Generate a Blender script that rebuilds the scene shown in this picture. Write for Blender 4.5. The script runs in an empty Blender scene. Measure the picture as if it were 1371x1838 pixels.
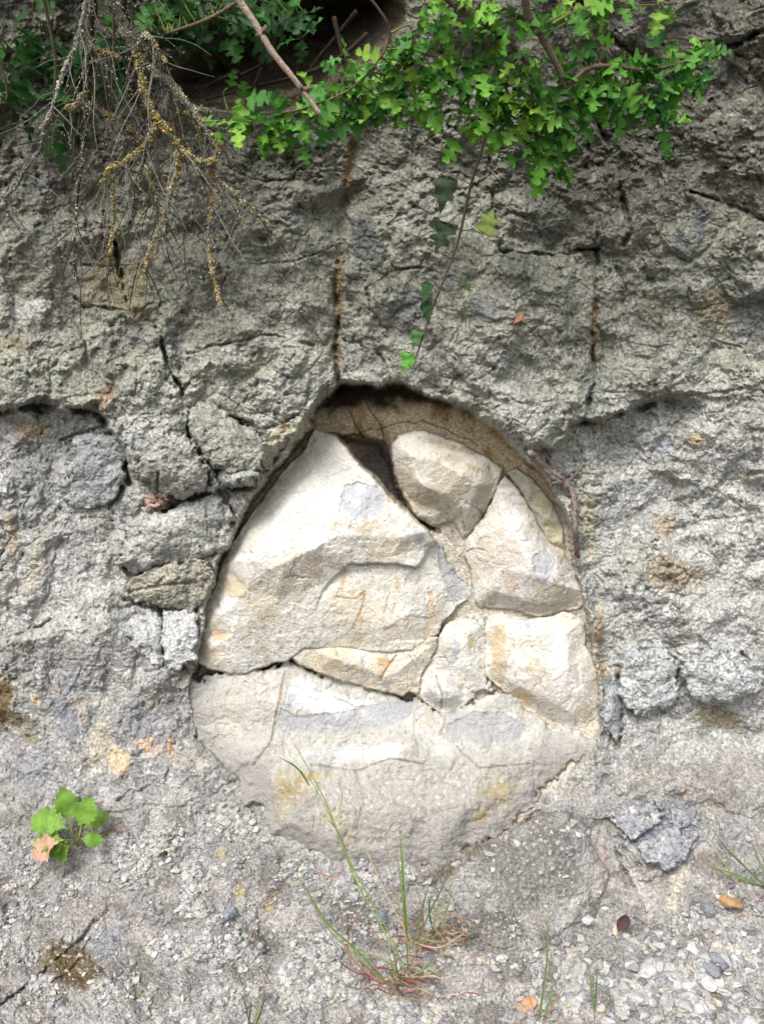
import bpy, math, random
import numpy as np
from mathutils import Vector, Matrix
from mathutils.geometry import delaunay_2d_cdt

random.seed(7)
S = bpy.context.scene
COL = S.collection
R = math.radians

# ------------------------------------------------------------------ camera, sky, sun, exposure
CAM = np.array([0.0, -1.35, 0.95]); PITCH = R(10.0); HFOV = R(46.0)
W0, H0 = 1371.0, 1838.0                       # size of the photograph's pixel grid
FPX = (W0/2)/math.tan(HFOV/2)
cd = bpy.data.cameras.new('camera'); cam = bpy.data.objects.new('camera', cd); COL.objects.link(cam)
cam.location = CAM; cam.rotation_euler = (R(90)-PITCH, 0, 0)
cd.sensor_fit = 'VERTICAL'; cd.sensor_height = 36.0
cd.lens = 36.0*FPX/H0; cd.clip_start = 0.02; cd.clip_end = 500
S.camera = cam

w = bpy.data.worlds.new('World'); S.world = w; w.use_nodes = True
nt = w.node_tree; bg = nt.nodes['Background']
sky = nt.nodes.new('ShaderNodeTexSky'); sky.sky_type = 'NISHITA'; sky.sun_disc = False
SUN_EL, SUN_AZ = R(50), R(203)                # azimuth: 180 = behind the camera, 270 = from the left
sky.sun_elevation = SUN_EL; sky.sun_rotation = SUN_AZ
sky.air_density = 1.0; sky.dust_density = 4.0; sky.ozone_density = 1.0
hs = nt.nodes.new('ShaderNodeHueSaturation'); hs.inputs['Saturation'].default_value = 0.25   # overcast: a milky sky
nt.links.new(sky.outputs[0], hs.inputs['Color']); nt.links.new(hs.outputs[0], bg.inputs[0])
bg.inputs[1].default_value = 0.10
sl = bpy.data.lights.new('sun', 'SUN'); sl.energy = 1.5; sl.angle = R(20); sl.color = (1, 0.97, 0.94)
so = bpy.data.objects.new('sun', sl); COL.objects.link(so)
sd = Vector((math.sin(SUN_AZ)*math.cos(SUN_EL), math.cos(SUN_AZ)*math.cos(SUN_EL), math.sin(SUN_EL)))
so.rotation_euler = sd.to_track_quat('Z', 'Y').to_euler()
S.view_settings.view_transform = 'Standard'; S.view_settings.look = 'None'
S.view_settings.exposure = 1.38; S.view_settings.gamma = 1.0
S.cycles.max_bounces = 5; S.cycles.diffuse_bounces = 4; S.cycles.use_denoising = True

# ------------------------------------------------------------------ rays and the base profile of the outcrop
SP, CP = math.sin(PITCH), math.cos(PITCH)
PROFILE = [(-0.34, 2.9), (-0.13, 1.60), (-0.035, 1.22), (0.0, 0.98), (0.0, 0.36), (-0.03, 0.30), (-0.17, 0.13), (-0.30, 0.085), (-0.55, 0.03), (-1.0, -0.02), (-6.0, -0.1)]
def _base_table():
    pys = np.arange(-1400, 3200, 2.0); out = np.zeros_like(pys)
    for i, py in enumerate(pys):
        v = (H0/2-py)/FPX
        dy, dz = CP+v*SP, -SP+v*CP
        best = 9.0
        for (y0, z0), (y1, z1) in zip(PROFILE[:-1], PROFILE[1:]):
            ey, ez = y1-y0, z1-z0
            det = dy*(-ez)+ey*dz
            if abs(det) < 1e-9: continue
            a, b = y0-CAM[1], z0-CAM[2]
            t = (a*(-ez)+ey*b)/det
            s = (dy*b-dz*a)/det
            if t > 0 and -1e-6 <= s <= 1+1e-6: best = min(best, t)
        out[i] = best
    k = np.ones(25)/25
    p = np.pad(out, 12, mode='edge')
    return pys, np.convolve(p, k, 'valid')
BPY, BT = _base_table()
def base_t(py): return np.interp(py, BPY, BT)
def to_world(px, py, h):
    """pixel ray at the wall's own distance, h millimetres in front of the base profile"""
    px = np.asarray(px, float); py = np.asarray(py, float)
    t = base_t(py)-np.asarray(h, float)/1000.0
    u = (px-W0/2)/FPX; v = (H0/2-py)/FPX
    return np.stack([CAM[0]+u*t, CAM[1]+(CP+v*SP)*t, CAM[2]+(-SP+v*CP)*t], -1)
def P(px, py, h): return Vector(to_world(px, py, h).tolist())

# ------------------------------------------------------------------ noise
rng = np.random.default_rng(11)
_ang = rng.random((256, 256))*2*np.pi
GX, GY = np.cos(_ang).astype(np.float32), np.sin(_ang).astype(np.float32)
JX, JY, JV, JW = [rng.random((256, 256)).astype(np.float32) for _ in range(4)]
def perlin(x, y, seed=0):
    x = np.asarray(x, np.float32)+seed*17.31; y = np.asarray(y, np.float32)+seed*9.17
    fx, fy = np.floor(x), np.floor(y)
    ix, iy = fx.astype(np.int32), fy.astype(np.int32)
    x = x-fx; y = y-fy
    u = x*x*x*(x*(x*6-15)+10); v = y*y*y*(y*(y*6-15)+10)
    a, b, c, d = ix & 255, (ix+1) & 255, iy & 255, (iy+1) & 255
    n00 = GX[a, c]*x+GY[a, c]*y; n10 = GX[b, c]*(x-1)+GY[b, c]*y
    n01 = GX[a, d]*x+GY[a, d]*(y-1); n11 = GX[b, d]*(x-1)+GY[b, d]*(y-1)
    p = n00+(n10-n00)*u; q = n01+(n11-n01)*u
    return (p+(q-p)*v)*1.5
def fbm(x, y, scale, octs=4, seed=0, gain=0.5):
    s = 0; a = 1.0; t = 0
    for o in range(octs):
        f = 2.03**o/scale
        s = s+a*perlin(x*f, y*f, seed+o*3); t += a; a *= gain
    return s/t
def ridged(x, y, scale, octs=4, seed=0, gain=0.5):
    s = 0; a = 1.0; t = 0
    for o in range(octs):
        f = 2.03**o/scale
        s = s+a*(1-2*np.abs(perlin(x*f, y*f, seed+o*3))); t += a; a *= gain
    return s/t
def lumps(x, y, cell, seed=0, tilt=0.6):
    """upper envelope of tilted paraboloids: cobbly, broken stone. returns height 0..1, edge distance, random id"""
    x = np.asarray(x, np.float32)/cell+seed*13.7; y = np.asarray(y, np.float32)/cell+seed*5.3
    ix, iy = np.floor(x).astype(np.int32), np.floor(y).astype(np.int32)
    best = np.full(x.shape, -9, np.float32); second = best.copy(); bid = np.zeros_like(best)
    for i in (-1, 0, 1):
        for j in (-1, 0, 1):
            a, b = (ix+i) & 255, (iy+j) & 255
            dx = x-(ix+i+JX[a, b]); dy = y-(iy+j+JY[a, b])
            v = 0.9*JV[a, b]-(dx*dx+dy*dy)*1.1+tilt*(GX[a, b]*dx+GY[a, b]*dy)
            up = v > best
            second = np.where(up, best, np.maximum(second, v))
            bid = np.where(up, JW[a, b], bid); best = np.where(up, v, best)
    return np.maximum(best, -0.6), best-second, bid
def facets(x, y, cell, seed=0, slope=1.0):
    """broken planes: every cell is one tilted plane"""
    x = np.asarray(x, np.float32)/cell+seed*13.7; y = np.asarray(y, np.float32)/cell+seed*5.3
    ix, iy = np.floor(x).astype(np.int32), np.floor(y).astype(np.int32)
    best = np.full(x.shape, -9, np.float32)
    for i in (-1, 0, 1):
        for j in (-1, 0, 1):
            a, b = (ix+i) & 255, (iy+j) & 255
            dx = x-(ix+i+JX[a, b]); dy = y-(iy+j+JY[a, b])
            v = 0.5*JV[a, b]+slope*(GX[a, b]*dx+GY[a, b]*dy)-1.6*np.maximum(0, np.sqrt(dx*dx+dy*dy)-0.45)
            best = np.maximum(best, v)
    return best
def sstep(a, b, v):
    t = np.clip((v-a)/(b-a), 0, 1); return t*t*(3-2*t)

# ------------------------------------------------------------------ distances to traced lines
def seg_dist(X, Y, pts, closed=False):
    d2 = np.full(X.shape, 1e9, np.float32)
    n = len(pts)
    for k in range(n if closed else n-1):
        ax, ay = pts[k]; bx, by = pts[(k+1) % n]
        ex, ey = bx-ax, by-ay; L = ex*ex+ey*ey+1e-6
        t = np.clip(((X-ax)*ex+(Y-ay)*ey)/L, 0, 1)
        dx = X-ax-t*ex; dy = Y-ay-t*ey
        d2 = np.minimum(d2, dx*dx+dy*dy)
    return np.sqrt(d2)
def inside(X, Y, pts):
    r = np.zeros(X.shape, bool); n = len(pts)
    for k in range(n):
        ax, ay = pts[k]; bx, by = pts[(k+1) % n]
        if ay == by: continue
        c = ((ay > Y) != (by > Y)) & (X < (bx-ax)*(Y-ay)/(by-ay)+ax)
        r ^= c
    return r
def sdist(X, Y, pts):
    d = seg_dist(X, Y, pts, True)
    return np.where(inside(X, Y, pts), d, -d)
def local(X, Y, pts, m):
    """rows and columns of the grid that the traced shape can touch (grids are separable)"""
    xs = [p[0] for p in pts]; ys = [p[1] for p in pts]
    c = np.where((X[0] > min(xs)-m) & (X[0] < max(xs)+m))[0]; r = np.where((Y[:, 0] > min(ys)-m) & (Y[:, 0] < max(ys)+m))[0]
    if len(c) == 0 or len(r) == 0: return None
    return (slice(r[0], r[-1]+1), slice(c[0], c[-1]+1))

def lin(c, k=0.62):
    """albedo from an 8-bit colour as it looks in full light"""
    a = np.array(c, float)/255
    return np.where(a <= 0.04045, a/12.92, ((a+0.055)/1.055)**2.4)*k

# ------------------------------------------------------------------ mesh helpers
def tag(o, label=None, cat=None, group=None, kind=None):
    if label: o['label'] = label
    if cat: o['category'] = cat
    if group: o['group'] = group
    if kind: o['kind'] = kind
    return o
def link(name, me, parent=None):
    o = bpy.data.objects.new(name, me); COL.objects.link(o)
    if parent: o.parent = parent
    return o
def empty(name, loc=(0, 0, 0)):
    o = bpy.data.objects.new(name, None); COL.objects.link(o); o.location = loc; o.empty_display_size = 0.02
    return o
def np_mesh(name, V, F, C, mat, smooth=True):
    """mesh from arrays: verts, faces (n,4) or (n,3), point colours"""
    me = bpy.data.meshes.new(name); k = F.shape[1]
    me.vertices.add(len(V)); me.vertices.foreach_set('co', np.ascontiguousarray(V, np.float32).ravel())
    me.loops.add(F.size); me.loops.foreach_set('vertex_index', np.ascontiguousarray(F, np.int32).ravel())
    me.polygons.add(len(F)); me.polygons.foreach_set('loop_start', np.arange(0, F.size, k, dtype=np.int32))
    me.polygons.foreach_set('loop_total', np.full(len(F), k, np.int32))
    me.polygons.foreach_set('use_smooth', np.full(len(F), smooth, bool))
    me.update(calc_edges=True)
    if C is not None:
        at = me.color_attributes.new('Col', 'FLOAT_COLOR', 'POINT')
        c4 = np.ones((len(V), 4), np.float32); c4[:, :3] = C
        at.data.foreach_set('color', c4.ravel())
    me.materials.append(mat)
    return me
class MB:
    """gathers small shapes into one mesh with a colour per vertex"""
    def __init__(s): s.v = []; s.f = []; s.c = []
    def add(s, vs, fs, c):
        o = len(s.v); s.v += [tuple(x) for x in vs]; s.f += [tuple(i+o for i in f) for f in fs]
        s.c += [tuple(c)]*len(vs) if np.ndim(c) == 1 else [tuple(x) for x in c]
    def tube(s, pts, rad, c, n=6, wob=0.0):
        pts = [Vector(p) for p in pts]; vs = []; fs = []
        if np.ndim(rad) == 0: rad = [rad]*len(pts)
        up = Vector((0.31, 0.2, 0.93))
        for i, p in enumerate(pts):
            d = (pts[min(i+1, len(pts)-1)]-pts[max(i-1, 0)]).normalized()
            a = d.cross(up)
            if a.length < 1e-4: a = d.orthogonal()
            a.normalize(); b = d.cross(a); up = a.cross(d) if False else up
            for k in range(n):
                th = 2*math.pi*k/n; r = rad[i]*(1+random.uniform(-wob, wob))
                vs.append(p+(a*math.cos(th)+b*math.sin(th))*r)
        for i in range(len(pts)-1):
            for k in range(n):
                fs.append((i*n+k, i*n+(k+1) % n, (i+1)*n+(k+1) % n, (i+1)*n+k))
        fs.append(tuple(range(n))[::-1]); fs.append(tuple(range((len(pts)-1)*n, len(pts)*n)))
        s.add(vs, fs, c)
    def build(s, name, mat, parent=None, smooth=True, label=None):
        me = bpy.data.meshes.new(name); me.from_pydata(s.v, [], s.f)
        if smooth: me.polygons.foreach_set('use_smooth', [True]*len(me.polygons))
        at = me.color_attributes.new('Col', 'FLOAT_COLOR', 'POINT')
        c4 = np.ones((len(s.v), 4), np.float32); c4[:, :3] = np.array(s.c, np.float32)[:, :3]
        at.data.foreach_set('color', c4.ravel())
        me.materials.append(mat); me.update()
        o = link(name, me, parent)
        if parent is not None and parent.type == 'EMPTY':
            o.matrix_parent_inverse = Matrix.Translation(-parent.location)
        if label: o['label'] = label
        return o
def smooth_path(pts, n=6):
    """Catmull-Rom through 3-D points"""
    pts = [Vector(p) for p in pts]
    if len(pts) < 3: return [pts[0].lerp(pts[-1], i/n) for i in range(n+1)]
    out = []
    for i in range(len(pts)-1):
        p0, p1, p2, p3 = pts[max(i-1, 0)], pts[i], pts[i+1], pts[min(i+2, len(pts)-1)]
        for k in range(n):
            t = k/n
            out.append(0.5*((2*p1)+(p2-p0)*t+(2*p0-5*p1+4*p2-p3)*t*t+(3*p1-p0-3*p2+p3)*t**3))
    return out+[pts[-1]]

# ------------------------------------------------------------------ materials
def rock_material(name, bump=0.6, fine=0.0022, speck=0.35, rough=0.92):
    m = bpy.data.materials.new(name); m.use_nodes = True; n = m.node_tree; L = n.links
    b = n.nodes['Principled BSDF']; b.inputs['Roughness'].default_value = rough
    b.inputs['Specular IOR Level'].default_value = 0.25
    at = n.nodes.new('ShaderNodeAttribute'); at.attribute_name = 'Col'
    tc = n.nodes.new('ShaderNodeNewGeometry')
    def noise(scale, det=4, rgh=0.6):
        t = n.nodes.new('ShaderNodeTexNoise'); t.inputs['Scale'].default_value = scale
        t.inputs['Detail'].default_value = det; t.inputs['Roughness'].default_value = rgh
        L.new(tc.outputs['Position'], t.inputs['Vector']); return t
    n1 = noise(1/fine/4, 4, 0.6); n2 = noise(1/fine, 1.5, 0.6)
    r = n.nodes.new('ShaderNodeMapRange'); r.inputs[1].default_value = 0.3; r.inputs[2].default_value = 0.7
    r.inputs[3].default_value = 1-speck; r.inputs[4].default_value = 1+speck
    L.new(n2.outputs[0], r.inputs[0])
    mx = n.nodes.new('ShaderNodeMix'); mx.data_type = 'RGBA'; mx.blend_type = 'MULTIPLY'; mx.inputs[0].default_value = 1
    L.new(at.outputs['Color'], mx.inputs[6]); L.new(r.outputs[0], mx.inputs[7])
    L.new(mx.outputs[2], b.inputs['Base Color'])
    ad = n.nodes.new('ShaderNodeMath'); ad.operation = 'MULTIPLY_ADD'; ad.inputs[1].default_value = 2.2
    L.new(n1.outputs[0], ad.inputs[0]); L.new(n2.outputs[0], ad.inputs[2])
    bm = n.nodes.new('ShaderNodeBump'); bm.inputs['Strength'].default_value = bump; bm.inputs['Distance'].default_value = fine*0.9
    L.new(ad.outputs[0], bm.inputs['Height']); L.new(bm.outputs[0], b.inputs['Normal'])
    return m
def plain_material(name, rough=0.85, fine=0.002, speck=0.25, bump=0.3): return rock_material(name, bump, fine, speck, rough)
def leaf_material(name, trans=0.35, rough=0.62):
    m = bpy.data.materials.new(name); m.use_nodes = True; n = m.node_tree; L = n.links
    b = n.nodes['Principled BSDF']; b.inputs['Roughness'].default_value = rough; b.inputs['Specular IOR Level'].default_value = 0.35
    at = n.nodes.new('ShaderNodeAttribute'); at.attribute_name = 'Col'
    t = n.nodes.new('ShaderNodeTexNoise'); t.inputs['Scale'].default_value = 160; t.inputs['Detail'].default_value = 3
    g = n.nodes.new('ShaderNodeNewGeometry'); L.new(g.outputs['Position'], t.inputs['Vector'])
    r = n.nodes.new('ShaderNodeMapRange'); r.inputs[1].default_value = 0.3; r.inputs[2].default_value = 0.7; r.inputs[3].default_value = 0.8; r.inputs[4].default_value = 1.2
    L.new(t.outputs[0], r.inputs[0])
    mx = n.nodes.new('ShaderNodeMix'); mx.data_type = 'RGBA'; mx.blend_type = 'MULTIPLY'; mx.inputs[0].default_value = 1
    L.new(at.outputs['Color'], mx.inputs[6]); L.new(r.outputs[0], mx.inputs[7]); L.new(mx.outputs[2], b.inputs['Base Color'])
    bm = n.nodes.new('ShaderNodeBump'); bm.inputs['Strength'].default_value = 0.3; bm.inputs['Distance'].default_value = 0.001
    L.new(t.outputs[0], bm.inputs['Height']); L.new(bm.outputs[0], b.inputs['Normal'])
    tr = n.nodes.new('ShaderNodeBsdfTranslucent'); L.new(mx.outputs[2], tr.inputs['Color'])
    ms = n.nodes.new('ShaderNodeMixShader'); ms.inputs[0].default_value = trans
    L.new(b.outputs[0], ms.inputs[1]); L.new(tr.outputs[0], ms.inputs[2]); L.new(ms.outputs[0], n.nodes['Material Output'].inputs['Surface'])
    return m
M_FACE = rock_material('rough_grey_rock', 0.6, 0.0045, 0.36)
M_PALE = rock_material('pale_limestone', 0.35, 0.0036, 0.12)
M_GROUND = rock_material('dusty_ground', 0.9, 0.0036, 0.4)
M_STONE = rock_material('loose_stone', 0.6, 0.0022, 0.25)
M_BARK = plain_material('bark', 0.9, 0.0016, 0.4, 0.6)
M_LICHEN = plain_material('lichen', 0.95, 0.0012, 0.35, 0.5)
M_LEAF = leaf_material('leaf')
M_GRASS = leaf_material('grass_blade', 0.3, 0.55)

# ------------------------------------------------------------------ traced features (photograph pixels), heights in millimetres
NICHE = [(600,690),(628,684),(660,686),(720,691),(790,711),(850,737),(890,772),(930,802),(960,832),(1000,872),(1026,950),(1034,1010),(1053,1080),(1066,1150),
         (1080,1220),(1078,1300),(1075,1345),(1000,1420),(900,1500),(760,1560),(560,1530),(470,1440),(345,1330),(340,1215),(354,1180),(366,1090),(392,1010),(415,950),(440,905),(470,862),(510,815),(552,765),(575,730)]
LEFT_SET = [(-700,742),(0,740),(45,733),(100,724),(150,730),(182,747),(212,788),(228,835),(236,890),(224,960),(214,1010),(228,1095),(150,1112),(70,1130),(0,1152),(-700,1180)]
RIGHT_SET = [(1000,806),(1022,770),(1046,757),(1100,744),(1150,727),(1200,711),(1290,700),(1371,690),(2100,660),(2100,1380),(1080,1380),(1078,1220),(1064,1150),(1036,1010),(1024,880)]
HOLLOW = [(300,150),(360,80),(420,20),(470,-40),(600,-60),(720,-40),(730,40),(690,90),(640,130),(570,185),(480,200),(400,195),(340,185)]
UPPER = [(-900,-900),(-900,742),(0,740),(45,733),(100,724),(150,730),(182,747),(212,788),(228,835),(255,862),(290,888),(330,896),(370,886),(425,876),(466,860),(510,815),(552,765),(575,730),(600,690),(628,684),(660,686),(720,691),(790,711),(850,737),(890,772),(930,802),(965,812),(1000,800),(1022,770),(1046,757),(1100,744),(1150,727),(1200,711),(1290,700),(1371,690),(2200,660),(2200,-900)]
LUMPS = [ # polygon, height, rounding
 ([(350,590),(420,560),(540,590),(600,640),(575,720),(500,800),(440,760),(380,720),(330,690)], 16, 60),
 ([(625,380),(680,370),(692,440),(670,468),(640,455),(622,420)], 9, 18),
 ([(675,510),(730,490),(762,520),(764,590),(735,603),(700,580),(680,545)], 13, 22),
 ([(780,470),(1070,458),(1068,640),(1030,700),(960,720),(880,700),(800,640)], 14, 40),
 ([(880,690),(960,690),(1030,720),(1010,770),(965,800),(920,780),(885,745)], 22, 34),
 ([(1085,470),(1200,460),(1280,520),(1270,640),(1200,700),(1110,735),(1080,690)], 12, 40),
 ([(1240,340),(1275,370),(1270,430),(1225,465),(1205,440),(1225,390)], 13, 14),
 ([(965,330),(1080,300),(1180,330),(1190,430),(1070,452),(985,450),(955,410)], 16, 40),
 ([(1115,1165),(1190,1150),(1215,1200),(1208,1260),(1165,1288),(1118,1270),(1108,1220)], 12, 20),
 ([(1090,1228),(1112,1226),(1114,1300),(1104,1328),(1086,1300)], 11, 10),
 ([(1220,1180),(1300,1160),(1371,1190),(1400,1260),(1300,1275),(1240,1250)], 12, 26),
 ([(0,560),(60,540),(140,600),(190,680),(120,715),(0,720),(-80,640)], 14, 40),
 ([(160,600),(290,590),(335,700),(330,800),(260,850),(235,800),(200,720)], 16, 40),
 ([(0,900),(60,890),(100,960),(90,1060),(30,1090),(-40,1050)], 12, 30),
 ([(0,340),(90,330),(150,400),(140,500),(40,520),(-40,470)], 10, 40),
 ([(0,1690),(150,1625),(195,1640),(150,1700),(60,1780),(0,1850),(-120,1850)], 12, 24),
 ([(330,1660),(380,1630),(450,1640),(470,1690),(420,1725),(350,1715)], 12, 20),
 ([(240,1640),(300,1610),(400,1620),(440,1690),(350,1700),(260,1690)], 6, 30),
 ([(800,1590),(850,1520),(950,1470),(1040,1480),(1090,1560),(1060,1640),(960,1700),(850,1690)], 24, 60),
 ([(1095,1460),(1160,1440),(1250,1450),(1260,1490),(1220,1560),(1160,1570),(1110,1520)], 14, 24),
 ([(0,1160),(100,1120),(230,1135),(330,1200),(345,1330),(430,1400),(300,1450),(150,1440),(0,1420),(-200,1400)], 14, 60),
 ([(1080,1340),(1371,1330),(1500,1400),(1400,1460),(1240,1440),(1100,1420)], 10, 40),
]
RINGS = [ # the joints round the broken lumps left and right of the niche: outline, half width, depth
 ([(341,738),(357,724),(388,730),(424,755),(458,777),(474,800),(467,840),(434,846),(396,842),(368,818),(347,790),(341,738)], 9, 22),
 ([(397,846),(434,837),(460,850),(456,872),(419,877),(394,866),(397,846)], 8, 24),
 ([(346,808),(373,846),(366,880),(330,894),(291,884),(256,860),(255,828)], 9, 24),
 ([(228,935),(262,915),(300,918),(340,902),(372,884),(402,890),(414,935),(405,985),(360,1002),(300,1006),(250,1030),(216,1010)], 10, 26),
 ([(204,779),(220,810),(226,858),(196,905)], 9, 16),
 ([(296,1099),(290,1140),(296,1192),(318,1202),(350,1176)], 8, 20), ([(240,1040),(228,1070),(290,1096),(350,1098)], 7, 18),
 ([(1108,1220),(1118,1268),(1165,1288),(1208,1260),(1214,1200)], 8, 18), ([(1116,1232),(1116,1300),(1104,1332)], 6, 14),
 ([(1098,1462),(1112,1520),(1162,1562),(1220,1552)], 6, 10), ([(470,842),(480,838),(505,815),(530,790),(556,762)], 8, 22),
]
CRACKS = [ # line, half width, depth
 ([(640,222),(634,300),(618,370),(609,450),(603,520),(603,600),(606,700)], 12, 7), ([(608,470),(603,520),(604,560)], 5, 11), ([(602,560),(603,600),(600,650),(606,700)], 7, 24),
 ([(1068,455),(1072,500),(1062,560),(1064,640),(1068,690)], 5, 13),
 ([(955,452),(985,455),(1020,456),(1070,450)], 4, 16),
 ([(1068,690),(1052,740),(1045,760)], 5, 18),
 ([(190,380),(200,440),(212,482),(236,545),(250,560),(285,600),(302,655),(330,705),(341,735),(338,770),(350,800),(372,840),(378,870)], 5, 30),
 ([(0,742),(45,735),(100,727),(150,733),(182,750),(212,790),(226,838),(236,870)], 9, 34),
 ([(1030,762),(1060,752),(1110,746),(1170,728)], 8, 26),
 ([(1240,706),(1290,700),(1340,694)], 4, 8),
 ([(140,530),(150,545),(190,555),(240,560),(275,540)], 4, 12),
 ([(155,475),(200,480),(250,470)], 3, 7),
 ([(0,1148),(40,1136),(95,1110)], 4, 14),
 ([(1090,1196),(1130,1198),(1180,1182),(1215,1180)], 4, 14),
 ([(1330,1170),(1371,1215)], 4, 14), ([(1240,1195),(1300,1200),(1371,1228)], 3, 12),
 ([(0,1000),(35,950),(40,905)], 3, 8), ([(110,790),(165,775),(200,770)], 4, 12),
 ([(420,745),(470,770),(510,760),(552,735)], 4, 14), ([(380,725),(430,755),(455,780),(470,820)], 4, 16),
 ([(465,850),(480,820),(520,790),(555,755)], 4, 14),
 ([(1100,70),(1160,120),(1250,110),(1371,60)], 8, 16), ([(1050,90),(1060,180),(1090,260)], 6, 18),
 ([(1115,330),(1130,420),(1110,455)], 6, 14), ([(880,340),(900,450),(960,452)], 4, 14),
 ([(330,1340),(300,1400),(210,1440)], 3, 6), ([(700,690),(680,640),(650,620),(620,610)], 3, 10),
 ([(1240,350),(1300,360),(1371,400)], 5, 16), ([(760,480),(700,490),(660,520),(668,560),(700,590)], 3, 9),
 ([(1100,1520),(1130,1580),(1160,1640)], 3, 8), ([(830,1530),(880,1500),(930,1470),(965,1462)], 6, 14),
 ([(400,300),(480,330),(560,320)], 3, 7), ([(430,480),(520,470),(600,440)], 3, 7), ([(340,640),(400,620),(470,600),(560,620)], 3, 9),
 ([(0,1800),(60,1760),(120,1710),(175,1650)], 4, 10), ([(225,1085),(260,1078),(330,1080),(400,1040)], 5, 20), ([(235,1050),(300,1040),(360,1050)], 4, 14),
]

def face_height(X, Y):
    wx = X+9*fbm(X, Y, 60, 4, 1); wy = Y+9*fbm(X, Y, 60, 4, 21)
    fx = X+2.5*fbm(X, Y, 14, 2, 5)+6*fbm(X, Y, 60, 2, 1); fy = Y+2.5*fbm(X, Y, 14, 2, 8)+6*fbm(X, Y, 60, 2, 21)
    h = 14*fbm(X, Y, 420, 3, 31)+10*fbm(X, Y, 150, 3, 33)
    vx = X+34*fbm(X, Y, 80, 4, 15); vy = Y+34*fbm(X, Y, 80, 4, 35)
    kx = X+5*fbm(X, Y, 22, 3, 16)+2*fbm(X, Y, 7, 2, 18)+10*fbm(X, Y, 90, 2, 1); ky = Y+5*fbm(X, Y, 22, 3, 36)+2*fbm(X, Y, 7, 2, 38)+10*fbm(X, Y, 90, 2, 21)
    h += 34*np.exp(-((X-430)/190)**2-((Y-560)/220)**2)+34*np.exp(-((X-850)/200)**2-((Y-570)/180)**2)
    h += 22*np.exp(-((X-930)/90)**2-((Y-735)/60)**2)
    h -= 24*np.exp(-(seg_dist(X, Y, CRACKS[0][0])/50)**2)
    ex = kx+24*fbm(X, Y, 55, 5, 23); ey = ky+24*fbm(X, Y, 55, 5, 27)
    ud = sdist(ex, ey, UPPER)                                   # the overhanging mass, thickest along its lower lip
    h += sstep(-4, 9, ud)*(6+30*np.exp(-np.maximum(ud, 0)/150))*(1-.8*np.exp(-((X-745)/120)**4))*(1-.35*sstep(1060, 1180, X))*(1-.7*sstep(1190, 1290, X))
    nd = sdist(kx+.4*(ex-kx), ky+.4*(ey-ky), NICHE)
    ld = sdist(ex, ey, LEFT_SET); rd = sdist(ex, ey, RIGHT_SET)
    h -= 24*sstep(-8, 16, ld); h -= 20*sstep(-8, 16, rd)*(1-.75*sstep(1190, 1290, X))
    low = sstep(1180, 1420, Y)
    for poly, ht, rn in LUMPS:
        s = local(X, Y, poly, 30)
        if s is None: continue
        d = sdist(vx[s], vy[s], poly)
        t = np.clip((d+6)/(rn*1.5), 0, 1); h[s] += ht*np.sqrt(1-(1-t)**2)
    for line, wd, dp in CRACKS+RINGS:
        s = local(X, Y, line, 60)
        if s is None: continue
        d = seg_dist(kx[s], ky[s], line); wd = 0.62*wd; dp = 1.15*dp
        k = np.clip(0.7+1.5*fbm(X[s], Y[s], 40, 3, 44), 0.05, 1.6)
        h[s] -= dp*k*np.exp(-(d/(wd*(0.7+0.5*np.clip(k, 0.2, 2))))**2)
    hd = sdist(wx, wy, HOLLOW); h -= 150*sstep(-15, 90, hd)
    # texture: crumbly conglomerate above, smoother and dustier towards the ground
    rough = 1-0.42*low
    calm = sstep(-0.15, 0.3, fbm(X, Y, 170, 3, 61))
    l1, e1, _ = lumps(wx, wy, 58, 1); l2, e2, _ = lumps(fx, fy, 24, 2); l3, e3, _ = lumps(fx, fy, 10.5, 3)
    l0 = lumps(vx, vy, 130, 6)[0]
    m2 = 0.35+0.85*sstep(-0.2, 0.3, fbm(X, Y, 90, 2, 71)); m3 = 0.3+0.9*sstep(-0.2, 0.25, fbm(X, Y, 60, 2, 81))
    rg = (0.2+1.1*sstep(-0.2, 0.2, fbm(vx, vy, 135, 3, 63)))*(1-0.15*sstep(0, 40, rd))*(1-0.1*sstep(0, 40, ld))
    t = 22*facets(vx, vy, 150, 24, 0.9)+11*facets(wx, wy, 90, 4, 0.9)+(9.0*l1*(0.3+0.7*calm)+4.5*facets(fx, fy, 42, 14, 1.0)+5.5*l2*m2+3.0*l3*m3)*rg+(8+8*low)*l0
    t += (3.6*ridged(wx, wy*1.2, 50, 5, 91, .6)+2.2*fbm(fx, fy, 12, 3, 101, .6))*rg
    t += low*(16*facets(vx*.8+vy*.5, vy*.9-vx*.4, 120, 34, 1.0)+4*ridged(wx*.6+wy*.9, (wy-wx*.7)*.35, 40, 4, 36, .6)+1.6*fbm(fx, fy, 10, 3, 37, .7))
    pits = sstep(0.25, 0.55, fbm(fx, fy, 17, 2, 111))
    t -= 4.5*pits*(1-.6*low)*rg
    t -= 3.5*np.exp(-(e1/0.05)**2)*sstep(0.0, 0.3, fbm(X, Y, 110, 2, 121))*(1-.7*low)+1.2*np.exp(-(e2/0.10)**2)*m2*(1-.5*low)
    q = fbm(vx, vy, 60, 4, 131)*9; t += 1.6*(np.floor(q)+sstep(0.75, 1, q-np.floor(q)))       # thin broken layers
    inn = sstep(0, 14, nd)
    h += 1.1*t*rough*(1-0.85*inn)
    # the niche behind the blocks
    deep = 26+36*sstep(1060, 790, Y)+95*sstep(-6, 12, sdist(kx, ky, [(596,782),(690,792),(706,830),(722,880),(748,925),(790,955),(700,930),(620,850)]))-16*sstep(1180, 1330, Y)
    h = h*(1-inn*0.75)-deep*sstep(-2, 10+40*sstep(1200, 1400, Y), nd)
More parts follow.
